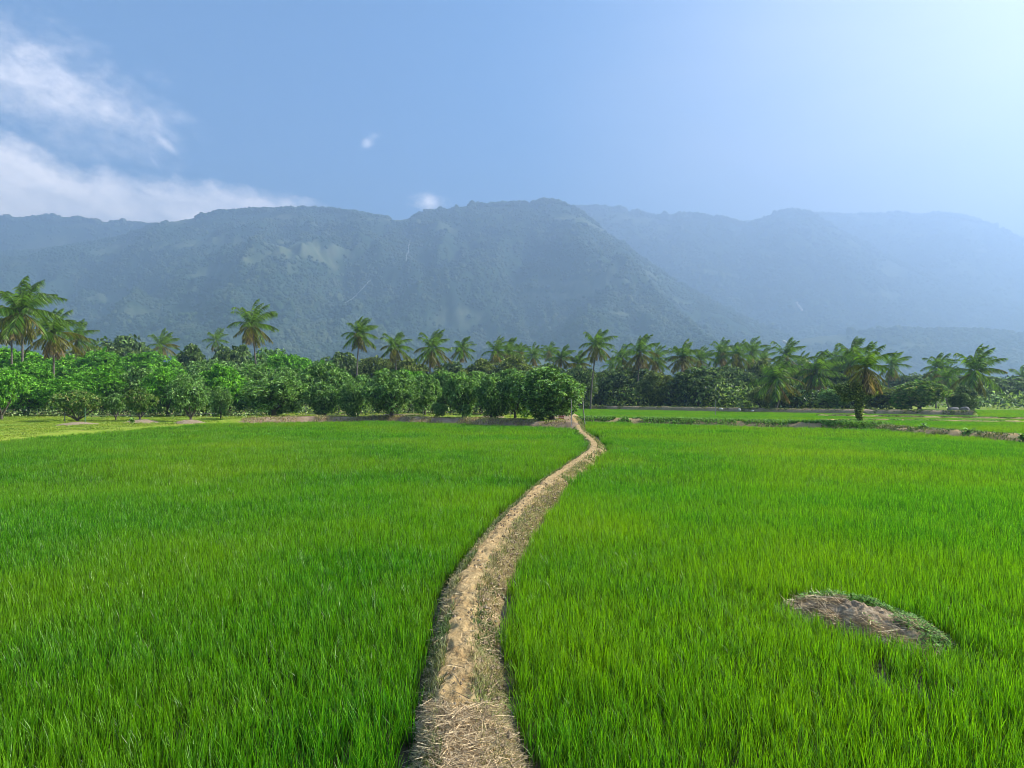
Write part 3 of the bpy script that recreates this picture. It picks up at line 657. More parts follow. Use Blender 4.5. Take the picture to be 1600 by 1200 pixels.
HILLS = {}
def hill(name, ridge, D, foot, seed, amp, label, nu=760, nt=170, shape=1.35, trees=0, tree_size=7., rock=None, behind=.35, scale=1.):
    """ridge: skyline as (pixel x, pixel y); D: distance of the ridge; foot: distance of the foot"""
    px = np.array([p[0] for p in ridge], float); py = np.array([p[1] for p in ridge], float)
    u = np.linspace(px[0], px[-1], nu); k = (u - 800) / F
    # smooth interpolation of the skyline
    yy_ = np.interp(u, px, py); w = max(3, nu // 160); ker = np.hanning(w * 2 + 1); ker /= ker.sum()
    yy_ = np.convolve(np.pad(yy_, w, mode='edge'), ker, 'valid')
    t = np.concatenate([np.linspace(0, 1, nt), 1 + behind * np.linspace(0, 1, 14)[1:]])
    Dm = D * (1 + .07 * (fbm(u * .006, u * 0, seed + 50, 3) - .5))
    fm = foot * (1 + .10 * (fbm(u * .008, u * 0, seed + 60, 3) - .5))
    Y = fm[:, None] + (Dm - fm)[:, None] * t[None]; X = k[:, None] * Y
    top = np.maximum((HZ - yy_) / F * Dm + EYE, 2)
    T_ = np.minimum(t, 1)[None]
    sp = ridged(X / (520 * scale), Y / (900 * scale), seed, 5)                # spurs and gullies
    base = T_ ** shape
    Z = top[:, None] * base
    lim = top[:, None] * 4 * T_ * (1 - T_)
    Z = Z + lim * amp * (sp - .62) + lim * amp * .55 * (fbm(X / (160 * scale), Y / (190 * scale), seed + 9, 5) - .5)
    # never above the skyline as seen from the fields
    Z = np.minimum(Z, (top / Dm)[:, None] * Y * (.985 + .015 * T_))
    Z = np.where(t[None] > 1, top[:, None] * (1 - (t[None] - 1) / behind * .9), Z)
    Z = Z + 5.0 * (fbm(X / 14, Y / 14, seed + 20, 2) - .5) * np.minimum(1, T_ * 8) + np.where(t[None] > .97, 7 * (fbm(X / 28, Y / 28, seed + 22, 3) - .5), 0)
    Z = np.where(T_ < .004, -3, Z)
    slope = np.gradient(Z, axis=1) / np.maximum(np.gradient(Y, axis=1), 1e-3)
    rk = .50 * fbm(X / 150, Z / 60 + Y / 400, seed + 30, 5) + .34 * sstep(fbm(X / 210, Z / 75, seed + 35, 5), .56, .72)
    if rock:
        for (rx, ry, rw, rh, k_) in rock:     # paler grassy and rocky places, by where they lie on the slope
            V_ = HZ - (Z - EYE) / Y * F; U_ = 800 + X / Y * F
            rk = rk + k_ * np.exp(-((U_ - rx) / rw) ** 2 - ((V_ - ry) / rh) ** 2) * 1.5 * sstep(fbm(X / 45, Z / 22, seed + 33, 4), .38, .62)
    me = mesh_np(name, np.stack([X, Y, Z], -1).reshape(-1, 3), grid_faces(nu, len(t)), M_hill, True, {'rock': rk.ravel()})
    o = link(name, me, kind='structure', label=label)
    HILLS[label] = (u, X, Y, Z)
    if trees:
        # wooded: crowns thick on the lower slope and along the skyline
        uu = rs.randint(0, nu - 1, trees); a = rs.rand(trees)
        tt = np.where(rs.rand(trees) < .16, nt - 1 - np.abs(rs.normal(0, 1.0, trees)), rs.beta(1.0, 1.5, trees) * (nt - 2)).astype(int)
        f, g = rs.rand(trees)[:, None], rs.rand(trees)[:, None]
        G = np.stack([X, Y, Z], -1)
        p = (G[uu, tt] * (1 - f) + G[uu + 1, tt] * f) * (1 - g) + (G[uu, tt + 1] * (1 - f) + G[uu + 1, tt + 1] * f) * g
        k = (rk[uu, tt] < .46 + .12 * rs.rand(trees)) & (fbm(p[:, 0] / 60, p[:, 1] / 60, seed + 70, 3) > .30); p = p[k]; n = len(p)
        s = tree_size * rs.lognormal(0, .33, n)
        s3 = np.stack([s, s, s * rs.uniform(.8, 1.3, n)], 1)
        scatter('forest', p, np.stack([rs.normal(0, .1, n), rs.normal(0, .1, n), rs.uniform(0, 6.28, n)], 1), s3, C_tree, 'woodland covering the ' + label)
front = [(-700, 400), (-300, 362), (0, 398), (90, 388), (180, 374), (240, 352), (300, 341), (340, 331), (400, 327), (450, 326), (510, 327), (560, 333), (600, 340), (627, 345), (655, 334), (700, 326), (735, 320), (790, 317), (828, 317),
         (850, 312), (872, 314), (905, 329), (930, 350), (960, 372), (1000, 402), (1050, 436), (1110, 470), (1180, 506), (1260, 536), (1340, 560), (1420, 590), (1500, 614)]
hill('hills', front, 2500, 1150, 3, .62, 'nearer blue green mountain ridge with the highest summit at the centre', nu=900, nt=190, shape=1.25, trees=130000, tree_size=4.0,
     rock=[(510, 405, 60, 30, .34), (430, 385, 90, 9, .45), (545, 450, 25, 12, .4), (330, 455, 110, 5, .35), (860, 450, 70, 22, .42), (985, 488, 30, 8, .5), (705, 485, 30, 18, .38), (740, 500, 30, 10, .36), (380, 440, 90, 6, .3), (60, 410, 60, 6, .3)])
hill('hills', [(-1100, 300), (-600, 330), (-200, 330), (0, 340), (40, 341), (80, 338), (110, 339), (160, 346), (230, 350), (300, 352), (420, 372), (560, 420)], 3000, 2100, 13, .30,
     'far left ridge dropping behind the nearer mountain', nu=420, nt=110, trees=26000, tree_size=6.)
hill('hills', [(780, 345), (860, 330), (910, 323), (950, 325), (1000, 332), (1040, 341), (1060, 335), (1090, 335), (1140, 342), (1165, 352), (1200, 340), (1235, 329), (1262, 331), (1290, 348), (1340, 375), (1400, 408), (1470, 440), (1550, 468), (1640, 482), (1800, 520), (2000, 560)], 3600, 2350, 23, .32,
     'second hazy ridge behind the right shoulder of the central mountain', nu=640, nt=140, trees=40000, tree_size=7., rock=[(1249, 481, 10, 10, .9)])
hill('hills', [(1150, 350), (1230, 340), (1270, 334), (1330, 334), (1400, 333), (1480, 334), (1510, 338), (1560, 355), (1600, 374), (1680, 398), (1800, 410), (2100, 440), (2500, 480)], 4200, 3000, 33, .28,
     'palest and farthest ridge at the right', nu=520, nt=110, trees=26000, tree_size=8.)
hill('hills', [(1080, 560), (1180, 545), (1260, 528), (1340, 520), (1400, 514), (1450, 517), (1500, 515), (1550, 519), (1620, 520), (1750, 510), (1900, 500), (2200, 520)], 2300, 1500, 43, .35,
     'low wooded foothill at the right edge', nu=420, nt=90, trees=26000, tree_size=5.)

def on_hill(lab, px_, py_):
    """the place on a hill that lies in this direction from the fields"""
    u, X, Y, Z = HILLS[lab]; i = int(np.argmin(np.abs(u - px_))); v = (Z[i] - EYE) / Y[i]; tgt = (HZ - py_) / F
    j = int(np.argmax(v > tgt)); j = max(j, 1); f = (tgt - v[j - 1]) / max(v[j] - v[j - 1], 1e-6)
    return np.array([X[i, j - 1] * (1 - f) + X[i, j] * f, Y[i, j - 1] * (1 - f) + Y[i, j] * f, Z[i, j - 1] * (1 - f) + Z[i, j] * f])
h_front = 'nearer blue green mountain ridge with the highest summit at the centre'; h_mid = 'second hazy ridge behind the right shoulder of the central mountain'
def streak(pts, lab, w, name, label, cat, mat):
    c = []
    for (a, b), (c2, d) in zip(pts[:-1], pts[1:]):
        for t in np.linspace(0, 1, 8, endpoint=False): c.append(on_hill(lab, a + (c2 - a) * t, b + (d - b) * t))
    c = np.array(c); c[:, 1] -= 7; c[:, 2] += 5
    ww = w * (.5 + .9 * rs.rand(len(c)))
    V, Q = tube(c, ww, 6)
    link(name, mesh_np(name, V, Q, mat, True), label=label, cat=cat)
streak([(579, 441), (566, 455), (552, 470), (538, 478)], h_front, .5, 'waterfall', 'thin white stream falling slantwise on the slope between two tall palms', 'waterfall', M_fall)
streak([(641, 378), (638, 395), (635, 414)], h_front, .5, 'waterfall', 'faint white thread of water high on the slope below the saddle', 'waterfall', M_fall)
streak([(1243, 475), (1247, 481), (1254, 489)], h_mid, 5.5, 'rock_scar', 'small white rock scar high on the hazy right slope', 'bare rock', M_scar)
streak([(1222, 517), (1232, 523)], h_front, 3.5, 'rock_scar', 'pale bare rock scar low on the slope above the right palms', 'bare rock', M_scar)

# ------------------------------------------------------------------ broadleaved trees
def crown_mesh(name, seed, w, h, lobes, rosettes, leaf=.21, low=0.12, filler=700, flat=1.0):
    """a crown of leaf rosettes on a cluster of lobes; width w, height h from the ground"""
    g = np.random.RandomState(seed); cz = h * (.5 + low / 2)
    # lobe centres spread through an ellipsoid, denser near its surface
    L = []
    for i in range(lobes * 2):
        d = unit(g.normal(0, 1, 3)); d[2] = d[2] if g.rand() < .45 else abs(d[2])
        rl = g.uniform(.07, .15) * w; e = g.uniform(.80, 1.15)
        L.append((d[0] * (w / 2 * e - rl), d[1] * (w / 2 * e - rl), cz + d[2] * ((h - cz) * e - rl * .8), rl))
    L.append((0, 0, cz, .33 * w)); L = np.array(L)
    i = g.choice(len(L), rosettes * 2, p=L[:, 3] ** 2 / (L[:, 3] ** 2).sum()); d = unit(g.normal(0, 1, (rosettes * 2, 3)) + np.array([0, 0, .25]))
    r = L[i, 3] * g.uniform(.82, 1.08, rosettes * 2); c = L[i, :3] + d * r[:, None] * np.array([1, 1, .85])
    # drop rosettes buried well inside other lobes
    dist = np.linalg.norm((c[:, None] - L[None, :, :3]) / np.array([1, 1, .85]), axis=2) / L[None, :, 3]
    k = (dist.min(1) > .72) & (c[:, 2] > h * max(low * .6, .05)); c, d = c[k], d[k]; m = len(c)
    per = 8; cc = np.repeat(c, per, 0); dd = np.repeat(d, per, 0); n = len(cc)
    dirv = unit(dd * .55 + g.normal(0, .75, (n, 3)) + np.array([0, 0, .10]))
    Lf = leaf * g.uniform(.6, 1.25, n)
    D = dirv * Lf[:, None]; C = np.zeros((n, 3)); C[:, 2] = -Lf * g.uniform(.15, .5, n)
    side = unit(np.cross(dirv, g.normal(0, 1, (n, 3)))) * (Lf * .17)[:, None]
    V, Q, T, ID = ribbons(cc, D, C, side, [.25, 1, .12], 2)
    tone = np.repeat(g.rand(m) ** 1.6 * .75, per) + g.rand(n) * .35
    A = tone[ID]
    # sparser inner leaves, kept to darker tones that paint shade inside the crown
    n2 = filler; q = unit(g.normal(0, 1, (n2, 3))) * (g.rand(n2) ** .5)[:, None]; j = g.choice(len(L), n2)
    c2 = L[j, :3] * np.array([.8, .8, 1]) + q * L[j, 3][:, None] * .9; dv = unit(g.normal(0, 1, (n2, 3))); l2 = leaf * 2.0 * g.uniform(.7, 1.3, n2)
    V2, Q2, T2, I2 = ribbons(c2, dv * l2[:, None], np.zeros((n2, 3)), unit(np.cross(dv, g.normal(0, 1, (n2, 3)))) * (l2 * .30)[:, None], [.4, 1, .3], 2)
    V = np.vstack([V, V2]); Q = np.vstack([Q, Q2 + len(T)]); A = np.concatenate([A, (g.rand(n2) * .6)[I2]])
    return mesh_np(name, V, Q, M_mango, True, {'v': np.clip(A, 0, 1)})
def trunk_mesh(name, seed, w, h, girth=.16, limbs=6, fork=.16):
    g = np.random.RandomState(seed); acc = Acc(); fz = h * fork
    p = np.array([(0, 0, -.15), (.02, 0, fz * .5), (0, .02, fz)]); V, Q = tube(p, [girth * 1.35, girth, girth * .95], 9); acc.add(V, Q)
    for i in range(limbs):
        a = i * 6.283 / limbs + g.uniform(-.3, .3); L = w * g.uniform(.25, .38); up = h * g.uniform(.35, .6)
        t = np.linspace(0, 1, 7)[:, None]
        q = np.array([0, 0, fz * .85]) + t * np.array([math.cos(a) * L, math.sin(a) * L, 0]) + t ** 1.2 * np.array([0, 0, up]) + g.normal(0, .05, (7, 3)) * t
        V, Q = tube(q, girth * .62 * (1 - t[:, 0] * .8), 6); acc.add(V, Q)
        for b in range(2):
            s0 = q[3 + b]; dv = g.normal(0, .5, 3); dv[2] = abs(dv[2]) + .3; qq = s0 + np.linspace(0, 1, 4)[:, None] * dv * w * .16
            V, Q = tube(qq, girth * .28 * np.linspace(1, .3, 4), 5); acc.add(V, Q)
    return acc.mesh(name, M_bark)
# kinds: all about 5 m wide and 4.6 m tall at size 1
CR = {}
for i in range(5): CR['mango', i] = (crown_mesh('crown', 200 + i, 5., 4.6, 28, 2400, low=.0), trunk_mesh('trunk', 220 + i, 5., 4.6, .17))
for i in range(2): CR['small', i] = (crown_mesh('crown', 240 + i, 4.4, 3.9, 20, 900, leaf=.24, low=.30, filler=300), trunk_mesh('trunk', 250 + i, 4.4, 3.9, .15, fork=.12))
CR['flat', 0] = (crown_mesh('crown', 262, 5.4, 3.6, 22, 1100, leaf=.24, low=.36, filler=350), trunk_mesh('trunk', 263, 5.4, 3.4, .17, limbs=7, fork=.08))
for i in range(3): CR['bushy', i] = (crown_mesh('crown', 270 + i, 5., 5., 34, 1800, leaf=.20, low=.02), trunk_mesh('trunk', 280 + i, 5., 5., .15))
SIZE = {'mango': (5., 4.6), 'small': (4.4, 3.9), 'flat': (5.4, 3.6), 'bushy': (5., 5.)}

def tree(kind, v, px_, d, top, wpx, mat, label, name='mango_tree', cat='tree', group=None, rot=None):
    x = (px_ - 800) / F * d; z0 = float(gz(x, d)); H = EYE + (HZ - top) / F * d - z0; W_ = wpx / F * d * (.92 if d < 80 else 1)
    root = bpy.data.objects.new(name, None); COL.objects.link(root); root.location = (x, d, z0)
    root.rotation_euler = (0, 0, random.uniform(0, 6.28) if rot is None else rot)
    w0, h0 = SIZE[kind]; sx = W_ / w0 / .98; sz = H / h0 / .97
    tag(root, label, cat, group)
    cm, tm = CR[kind, v % sum(1 for q in CR if q[0] == kind)]
    for nm, me in (('trunk', tm), ('crown', cm)):
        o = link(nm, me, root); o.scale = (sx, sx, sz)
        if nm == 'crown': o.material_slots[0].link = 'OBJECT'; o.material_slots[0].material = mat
    return root

front_row = [
    ('small', 0, 2, 61, 582, 66, M_mango_bright, 'bright green tree cut by the left edge of the picture on mown turf'),
    ('flat', 0, 121, 57.5, 615, 78, M_mango_flush, 'low spreading tree with reddish new leaves on an earth mound'),
    ('small', 1, 181, 58.5, 616, 30, M_mango, 'thin small tree touching the round tree with a bare trunk'),
    ('small', 0, 219, 57, 611, 50, M_mango_flush, 'small round tree with a single bare trunk on an earth mound'),
    ('small', 1, 298, 55.5, 600, 58, M_mango, 'small leafy tree with forked stems nearest the left paddy corner'),
    ('bushy', 0, 345, 63, 606, 34, M_mango, 'little low bush between the forked tree and the broad orchard tree'),
    ('mango', 0, 428, 62, 592, 105, M_mango, 'broad low mango tree below the tallest lone palm'),
    ('mango', 1, 508, 63, 601, 64, M_mango, 'rounded mango tree just right of the thin pale post'),
    ('mango', 2, 552, 62, 600, 46, M_mango, 'narrow mango tree under the windblown palm left of centre'),
    ('mango', 3, 612, 60, 581, 90, M_mango, 'tall dark domed mango tree in the middle of the orchard front'),
    ('mango', 4, 664, 66, 590, 56, M_mango, 'mango tree filling the gap behind the tiny sapling'),
    ('bushy', 1, 686, 58, 630, 28, M_mango, 'tiny round sapling alone on the bare brown soil'),
    ('mango', 0, 724, 59, 588, 66, M_mango, 'round mango tree right of the tiny sapling'),
    ('mango', 2, 768, 57, 590, 62, M_mango, 'shaded mango tree second from the end of the orchard front'),
    ('mango', 1, 862, 52.5, 581, 134, M_mango, 'largest dark green mango tree beside the path end'),
    ('mango', 3, 805, 57, 586, 60, M_mango, 'mango tree pressed against the largest tree beside the path'),
]
for r in front_row: tree(*r, group='front row of orchard trees')
mid_spots = [(38, 74, 572, 100, 'behind the turf clearing at far left'), (105, 72, 590, 90, 'behind the spreading red tipped tree'), (160, 75, 575, 92, 'left of the small round tree'),
    (216, 76, 580, 80, 'directly behind the small round tree with a bare trunk'), (262, 72, 577, 78, 'left of the forked small tree'), (296, 70, 588, 70, 'shading the forked small tree from behind'),
    (350, 74, 575, 90, 'left of the tall lone palm trunk'), (398, 78, 570, 84, 'around the foot of the tall lone palm trunk'), (455, 76, 578, 90, 'right of the tall lone palm trunk'),
    (512, 78, 572, 84, 'midway between the two tall palm trunks'), (563, 72, 588, 60, 'at the foot of the slender windblown palm'), (640, 78, 582, 76, 'behind the dome topped front tree'), (703, 76, 581, 80, 'behind the tiny sapling'),
    (752, 74, 583, 80, 'behind the shaded end trees'), (800, 68, 581, 80, 'just left of the largest tree')]
for i, (a, d, t, w, lb) in enumerate(mid_spots):
    tree('bushy' if i % 3 else 'mango', i * 2 + 1, a, d, t, w, M_mango_bright if a < 330 and i % 2 == 0 else (M_mango_bright if i % 5 == 1 else M_mango), 'leafy second row mango tree ' + lb, group='second row of orchard trees')
back_spots = [(15, 100, 548, 120, M_mango_bright, 'bright leafy tree below the tall palm cluster at far left'), (92, 104, 556, 100, M_mango_bright, 'bright tree below the yellowing palm'), (135, 130, 546, 80, M_olive, 'olive tree with dry yellow top right of the yellowing palm'),
    (192, 140, 528, 92, M_dark, 'dark domed tree rising left of the small low palm'), (160, 104, 556, 90, M_mango_bright, 'green tree in front of the dark domed tree'), (232, 106, 556, 100, M_mango_bright, 'green tree in front of the small low palm'),
    (292, 118, 545, 60, M_dark, 'dark tree right of the small low palm'), (330, 108, 562, 90, M_mango, 'green tree below the tiny palm by the tall palm'), (365, 130, 545, 80, M_dark, 'dark tree behind the tall lone palm'),
    (420, 120, 549, 80, M_mango, 'tree just right of the tall lone palm crown'), (452, 112, 555, 78, M_mango_bright, 'bright tree sloping down right of the tall lone palm'), (490, 118, 568, 60, M_mango, 'tree at the dip in the orchard skyline'),
    (530, 125, 556, 78, M_dark, 'dark tree left of the slender windblown palm'), (585, 120, 558, 70, M_olive, 'brownish olive tree between the two windblown palms'), (640, 122, 566, 70, M_olive, 'olive tree below the third palm from the orchard dip'),
    (702, 118, 568, 70, M_dark, 'dark tree between the paired palms left of centre'), (745, 116, 566, 66, M_olive, 'pale olive tree left of the centre palms'), (800, 116, 560, 84, M_olive, 'olive tree under the centre palms'),
    (855, 110, 572, 70, M_dark, 'dark tree behind the largest mango tree'), (905, 112, 574, 60, M_dark, 'dark tree behind the path end'),
    (938, 122, 580, 60, M_dark, 'dark tree right of the tall palm by the path'), (985, 124, 574, 84, M_dark, 'very dark tree behind the pale bush on the right'), (1023, 112, 583, 62, M_olive, 'pale olive round tree on the far bank'), (1048, 114, 590, 34, M_olive, 'narrow pale shrub leaning on the pale olive tree'),
    (1090, 110, 579, 88, M_dark, 'broad shaded tree with a sunlit top on the far bank'), (1130, 118, 572, 70, M_dark, 'dark tree below the paired palms right of centre'), (1165, 112, 586, 60, M_dark, 'dark tree left of the drooping low palm'),
    (1188, 98, 606, 40, M_olive, 'low olive shrub left of the drooping low palm trunk'), (1235, 100, 606, 56, M_olive, 'sunlit shrub right of the drooping low palm trunk'), (1185, 130, 565, 60, M_olive, 'brown topped tree behind the drooping low palm'),
    (1262, 104, 600, 50, M_dark, 'dark bush behind the leaning palm trunk on the right'), (1305, 92, 608, 50, M_mango, 'fresh green bush left of the vine clad palm'), (1325, 96, 600, 50, M_dark, 'dark bush directly behind the vine clad palm'),
    (1378, 90, 604, 66, M_olive, 'sunlit tree right of the vine clad palm'), (1437, 84, 599, 82, M_mango_flush, 'round tree with a sunlit yellow green top on the right bank'), (1408, 86, 618, 30, M_mango_bright, 'small light bush before the round sunlit tree'),
    (1505, 84, 606, 44, M_dark, 'thin dark tree beside the big palm on the right bank'), (1240, 124, 568, 90, M_dark, 'dark tall tree behind the palms right of centre'), (1310, 122, 572, 90, M_dark, 'dark tall tree behind the vine clad palm crown')]
for i, (a, d, t, w, m, lb) in enumerate(back_spots):
    tree('bushy' if i % 2 else 'mango', i, a, d, t, w, m, lb, name='broadleaf_tree', group='trees behind the fields')
far_spots = [(1555, 150, 590, 110, M_dark, 'hazy dark tree right of the big bank palm'), (1600, 145, 594, 90, M_dark, 'hazy dark tree cut by the right edge of the picture'), (1490, 165, 588, 90, M_dark, 'hazy dark tree behind the paired right palms'), (1455, 170, 582, 80, M_dark, 'distant tree left of the paired right palms'),
    (1415, 175, 586, 70, M_dark, 'distant tree above the round sunlit tree'), (1660, 140, 590, 110, M_dark, 'hazy dark tree just past the right edge'), (1530, 150, 600, 70, M_olive, 'pale tree at the foot of the big bank palm'),
    (-40, 72, 572, 100, M_mango_bright, 'bright tree just past the left edge'), (-100, 80, 560, 120, M_mango, 'dark tree well past the left edge')]
for i, (a, d, t, w, m, lb) in enumerate(far_spots):
    tree('bushy', i, a, d, t, w, m, lb, name='broadleaf_tree', group='far trees at the edges of the view')

# undergrowth and distant wood that nobody could count
def thicket(name, n, xf, yf, hf, leaf, mat, label, seed):
    g = np.random.RandomState(seed); x = xf(g, n); y = yf(g, x); h = hf(g, x, y); z = gz(x, y) + g.rand(n) ** .8 * h
    d = unit(g.normal(0, 1, (n, 3)) + np.array([0, 0, .3])); L = leaf * g.uniform(.6, 1.3, n)
    V, Q, T, ID = ribbons(np.column_stack([x, y, z]), d * L[:, None], np.zeros((n, 3)), unit(np.cross(d, g.normal(0, 1, (n, 3)))) * (L * .3)[:, None], [.3, 1, .2], 2)
    link(name, mesh_np(name, V, Q, mat, True, {'v': np.clip(g.rand(n)[ID], 0, 1)}), label=label, kind='stuff')
thicket('undergrowth', 26000, lambda g, n: g.uniform(-75, 3, n), lambda g, x: 66 + g.uniform(0, 34, len(x)), lambda g, x, y: .25 + 1.3 * fbm(x * .3, y * .3, 309, 3), .24, M_dark, 'low undergrowth added to darken the gaps between the rows of orchard trees', 36)  # leaves added so the bright ground under the crowns reads dark
thicket('undergrowth', 26000, lambda g, n: g.uniform(-95, 8, n), lambda g, x: 104 + g.uniform(0, 30, len(x)), lambda g, x, y: .8 + 5.2 * fbm(x * .2, y * .2, 301, 3) + (y - 104) * .05, .55, M_dark, 'dark undergrowth behind the orchard rows', 31)
thicket('undergrowth', 22000, lambda g, n: g.uniform(8, 54, n), lambda g, x: np.interp(x, EMB[:, 0], EMB[:, 1]) + g.uniform(10, 34, len(x)), lambda g, x, y: .6 + 4.4 * fbm(x * .25, y * .25, 303, 3), .5, M_dark, 'dark undergrowth behind the far embankment', 32)
thicket('woods', 30000, lambda g, n: g.uniform(-260, 330, n), lambda g, x: 185 + g.uniform(0, 60, len(x)), lambda g, x, y: 2.5 + 9 * fbm(x * .07, y * .07, 305, 4), 1.1, M_dark, 'distant belt of woodland between the palms and the hills', 33)
thicket('undergrowth', 9000, lambda g, n: g.uniform(58, 150, n), lambda g, x: 118 + g.uniform(0, 28, len(x)), lambda g, x, y: 1.2 + 4 * fbm(x * .2, y * .2, 307, 3), .6, M_dark, 'hazy dark thicket behind the far right paddy', 34)

# ------------------------------------------------------------------ coconut palms
WIND = np.array([.50, .1, 0.])
FROND = {}
def frond_mesh(az, cls, var):
    key = (az, cls, var)
    if key in FROND: return FROND[key]
    g = np.random.RandomState(hash(key) % 9999 + 400)
    a = az * 2 * math.pi / 14; e = R([80, 54, 20, -22, -60][cls]); L = [1.0, 1.08, 1.02, 1.0, .85][cls]; droop = [.75, 1.05, 1.2, .9, .3][cls]
    d0 = np.array([math.cos(a) * math.cos(e), math.sin(a) * math.cos(e), math.sin(e)])
    ns = 12; pts = [np.zeros(3)]; up = WIND * [1.25, .95, .6, .3, .2][cls]
    for i in range(ns):
        s = (i + .5) / ns; d = unit(d0 + s ** 1.35 * (np.array([0, 0, -droop]) + up)); pts.append(pts[-1] + d * L / ns)
    pts = np.array(pts); acc = Acc()
    V, Q = tube(pts, np.linspace(.014, .004, ns + 1), 4); acc.add(V, Q, np.zeros(len(V)))
    m = 30; s = np.linspace(.13, .99, m); s = np.repeat(s, 2) + g.uniform(-.008, .008, 2 * m); sg = np.tile([1, -1], m); s = np.clip(s, 0, 1)
    c = np.stack([np.interp(s * ns, np.arange(ns + 1), pts[:, k]) for k in range(3)], 1)
    tan = unit(np.stack([np.interp(s * ns, np.arange(ns + 1), np.gradient(pts, axis=0)[:, k]) for k in range(3)], 1))
    sd = unit(np.cross(tan, np.array([0, 0, 1.])) + 1e-3) * sg[:, None]
    ll = .235 * np.sin(np.clip(s * .86 + .16, 0, 1) * math.pi) ** .6 * g.uniform(.8, 1.1, 2 * m)
    dv = unit(sd * .75 + tan * .60 + np.array([0, 0, -.34]) + up * .38 + g.normal(0, .10, (2 * m, 3)))
    C = np.zeros((2 * m, 3)); C[:, 2] = -ll * .62; C += (WIND * .16)[None] * ll[:, None]
    wv = unit(np.cross(dv, np.cross(dv, np.array([0, 0, 1.])) + g.normal(0, .35, (2 * m, 3)))) * .0125
    V, Q, T, ID = ribbons(c, dv * ll[:, None], C, wv, [.7, 1, .15], 2)
    acc.add(V, Q, .12 + T * .4 + g.uniform(0, .45, 2 * m)[ID])
    me = acc.mesh('frond', {'g': M_palm, 'y': M_palm_y, 'd': M_palm_d}[var]); FROND[key] = me; return me
def nut_mesh():
    acc = Acc(); V, T = ico(1)
    for i in range(9):
        a = i * 2.4; acc.add(V * .032 * np.array([1, 1, 1.2]) + np.array([math.cos(a) * .05, math.sin(a) * .05, -.03 - .035 * (i % 3)]), T)
    return acc.mesh('nuts', M_nut)
NUTS = nut_mesh()
def palm(cx, cy, rpx, base_px, label, yellow=.25, d=None, girth=.17, group='coconut palms along the fields', fronds=26, shoot=None, nuts=True):
    d = d or 4200. / rpx; x = (cx - 800) / F * d; zc = EYE + (HZ - cy) / F * d; xb = (base_px - 800) / F * d; yb = d + random.uniform(-.5, .5); z0 = float(gz(xb, yb))
    L = rpx / F * d * 1.06; rr = random.Random(int(cx * 7 + cy))
    root = bpy.data.objects.new('coconut_palm', None); COL.objects.link(root); root.location = (xb, yb, z0); tag(root, label, 'palm tree', group); sw = rr.uniform(-.55, .55); vig = rr.uniform(.8, 1.15)
    top = np.array([x - xb, d - yb, zc - z0]); t = np.linspace(0, 1, 22)[:, None]
    bow = np.array([rr.uniform(-.9, .9), rr.uniform(-.4, .4), 0]) * .7
    pts = top * t + bow * np.sin(t * math.pi) * (1 - t * .3); pts[0, 2] -= .15
    rad = girth * (1.0 - .38 * t[:, 0]) * (1 + .05 * np.sin(np.arange(22) * 2.1)); rad[0] *= 1.7; rad[1] *= 1.2; rad[-1] *= .9
    V, Q = tube(pts, rad, 9); link('trunk', mesh_np('trunk', V, Q, M_palmbark, True), root)
    plan = [(0, 5), (1, 7), (2, 7), (3, 7), (4, 5)]; off = rr.random() * 14; f = fronds / 26
    for cls, cnt in plan:
        cnt = max(1, round(cnt * f * vig * rr.uniform(.75, 1.25)))
        for i in range(cnt):
            az = int(off + cls * 2.3 + i * 14 / cnt + rr.uniform(-.6, .6)) % 14
            var = 'g'; q = rr.random()
            if cls == 4: var = 'd' if q < .15 + yellow * .6 else 'y'
            elif cls == 3: var = 'y' if q < yellow * 1.5 else 'g'
            elif cls == 2 and q < yellow * .35: var = 'y'
            o = link('frond', frond_mesh(az, cls, var), root, loc=tuple(top)); s = L * rr.uniform(.88, 1.12); o.scale = (s, s, s); o.rotation_euler = (rr.uniform(-.08, .08), rr.uniform(-.08, .12), sw + rr.uniform(-.16, .16))
    if nuts: o = link('coconut_bunch', NUTS, root, loc=tuple(top)); o.scale = (L, L, L)
    return root
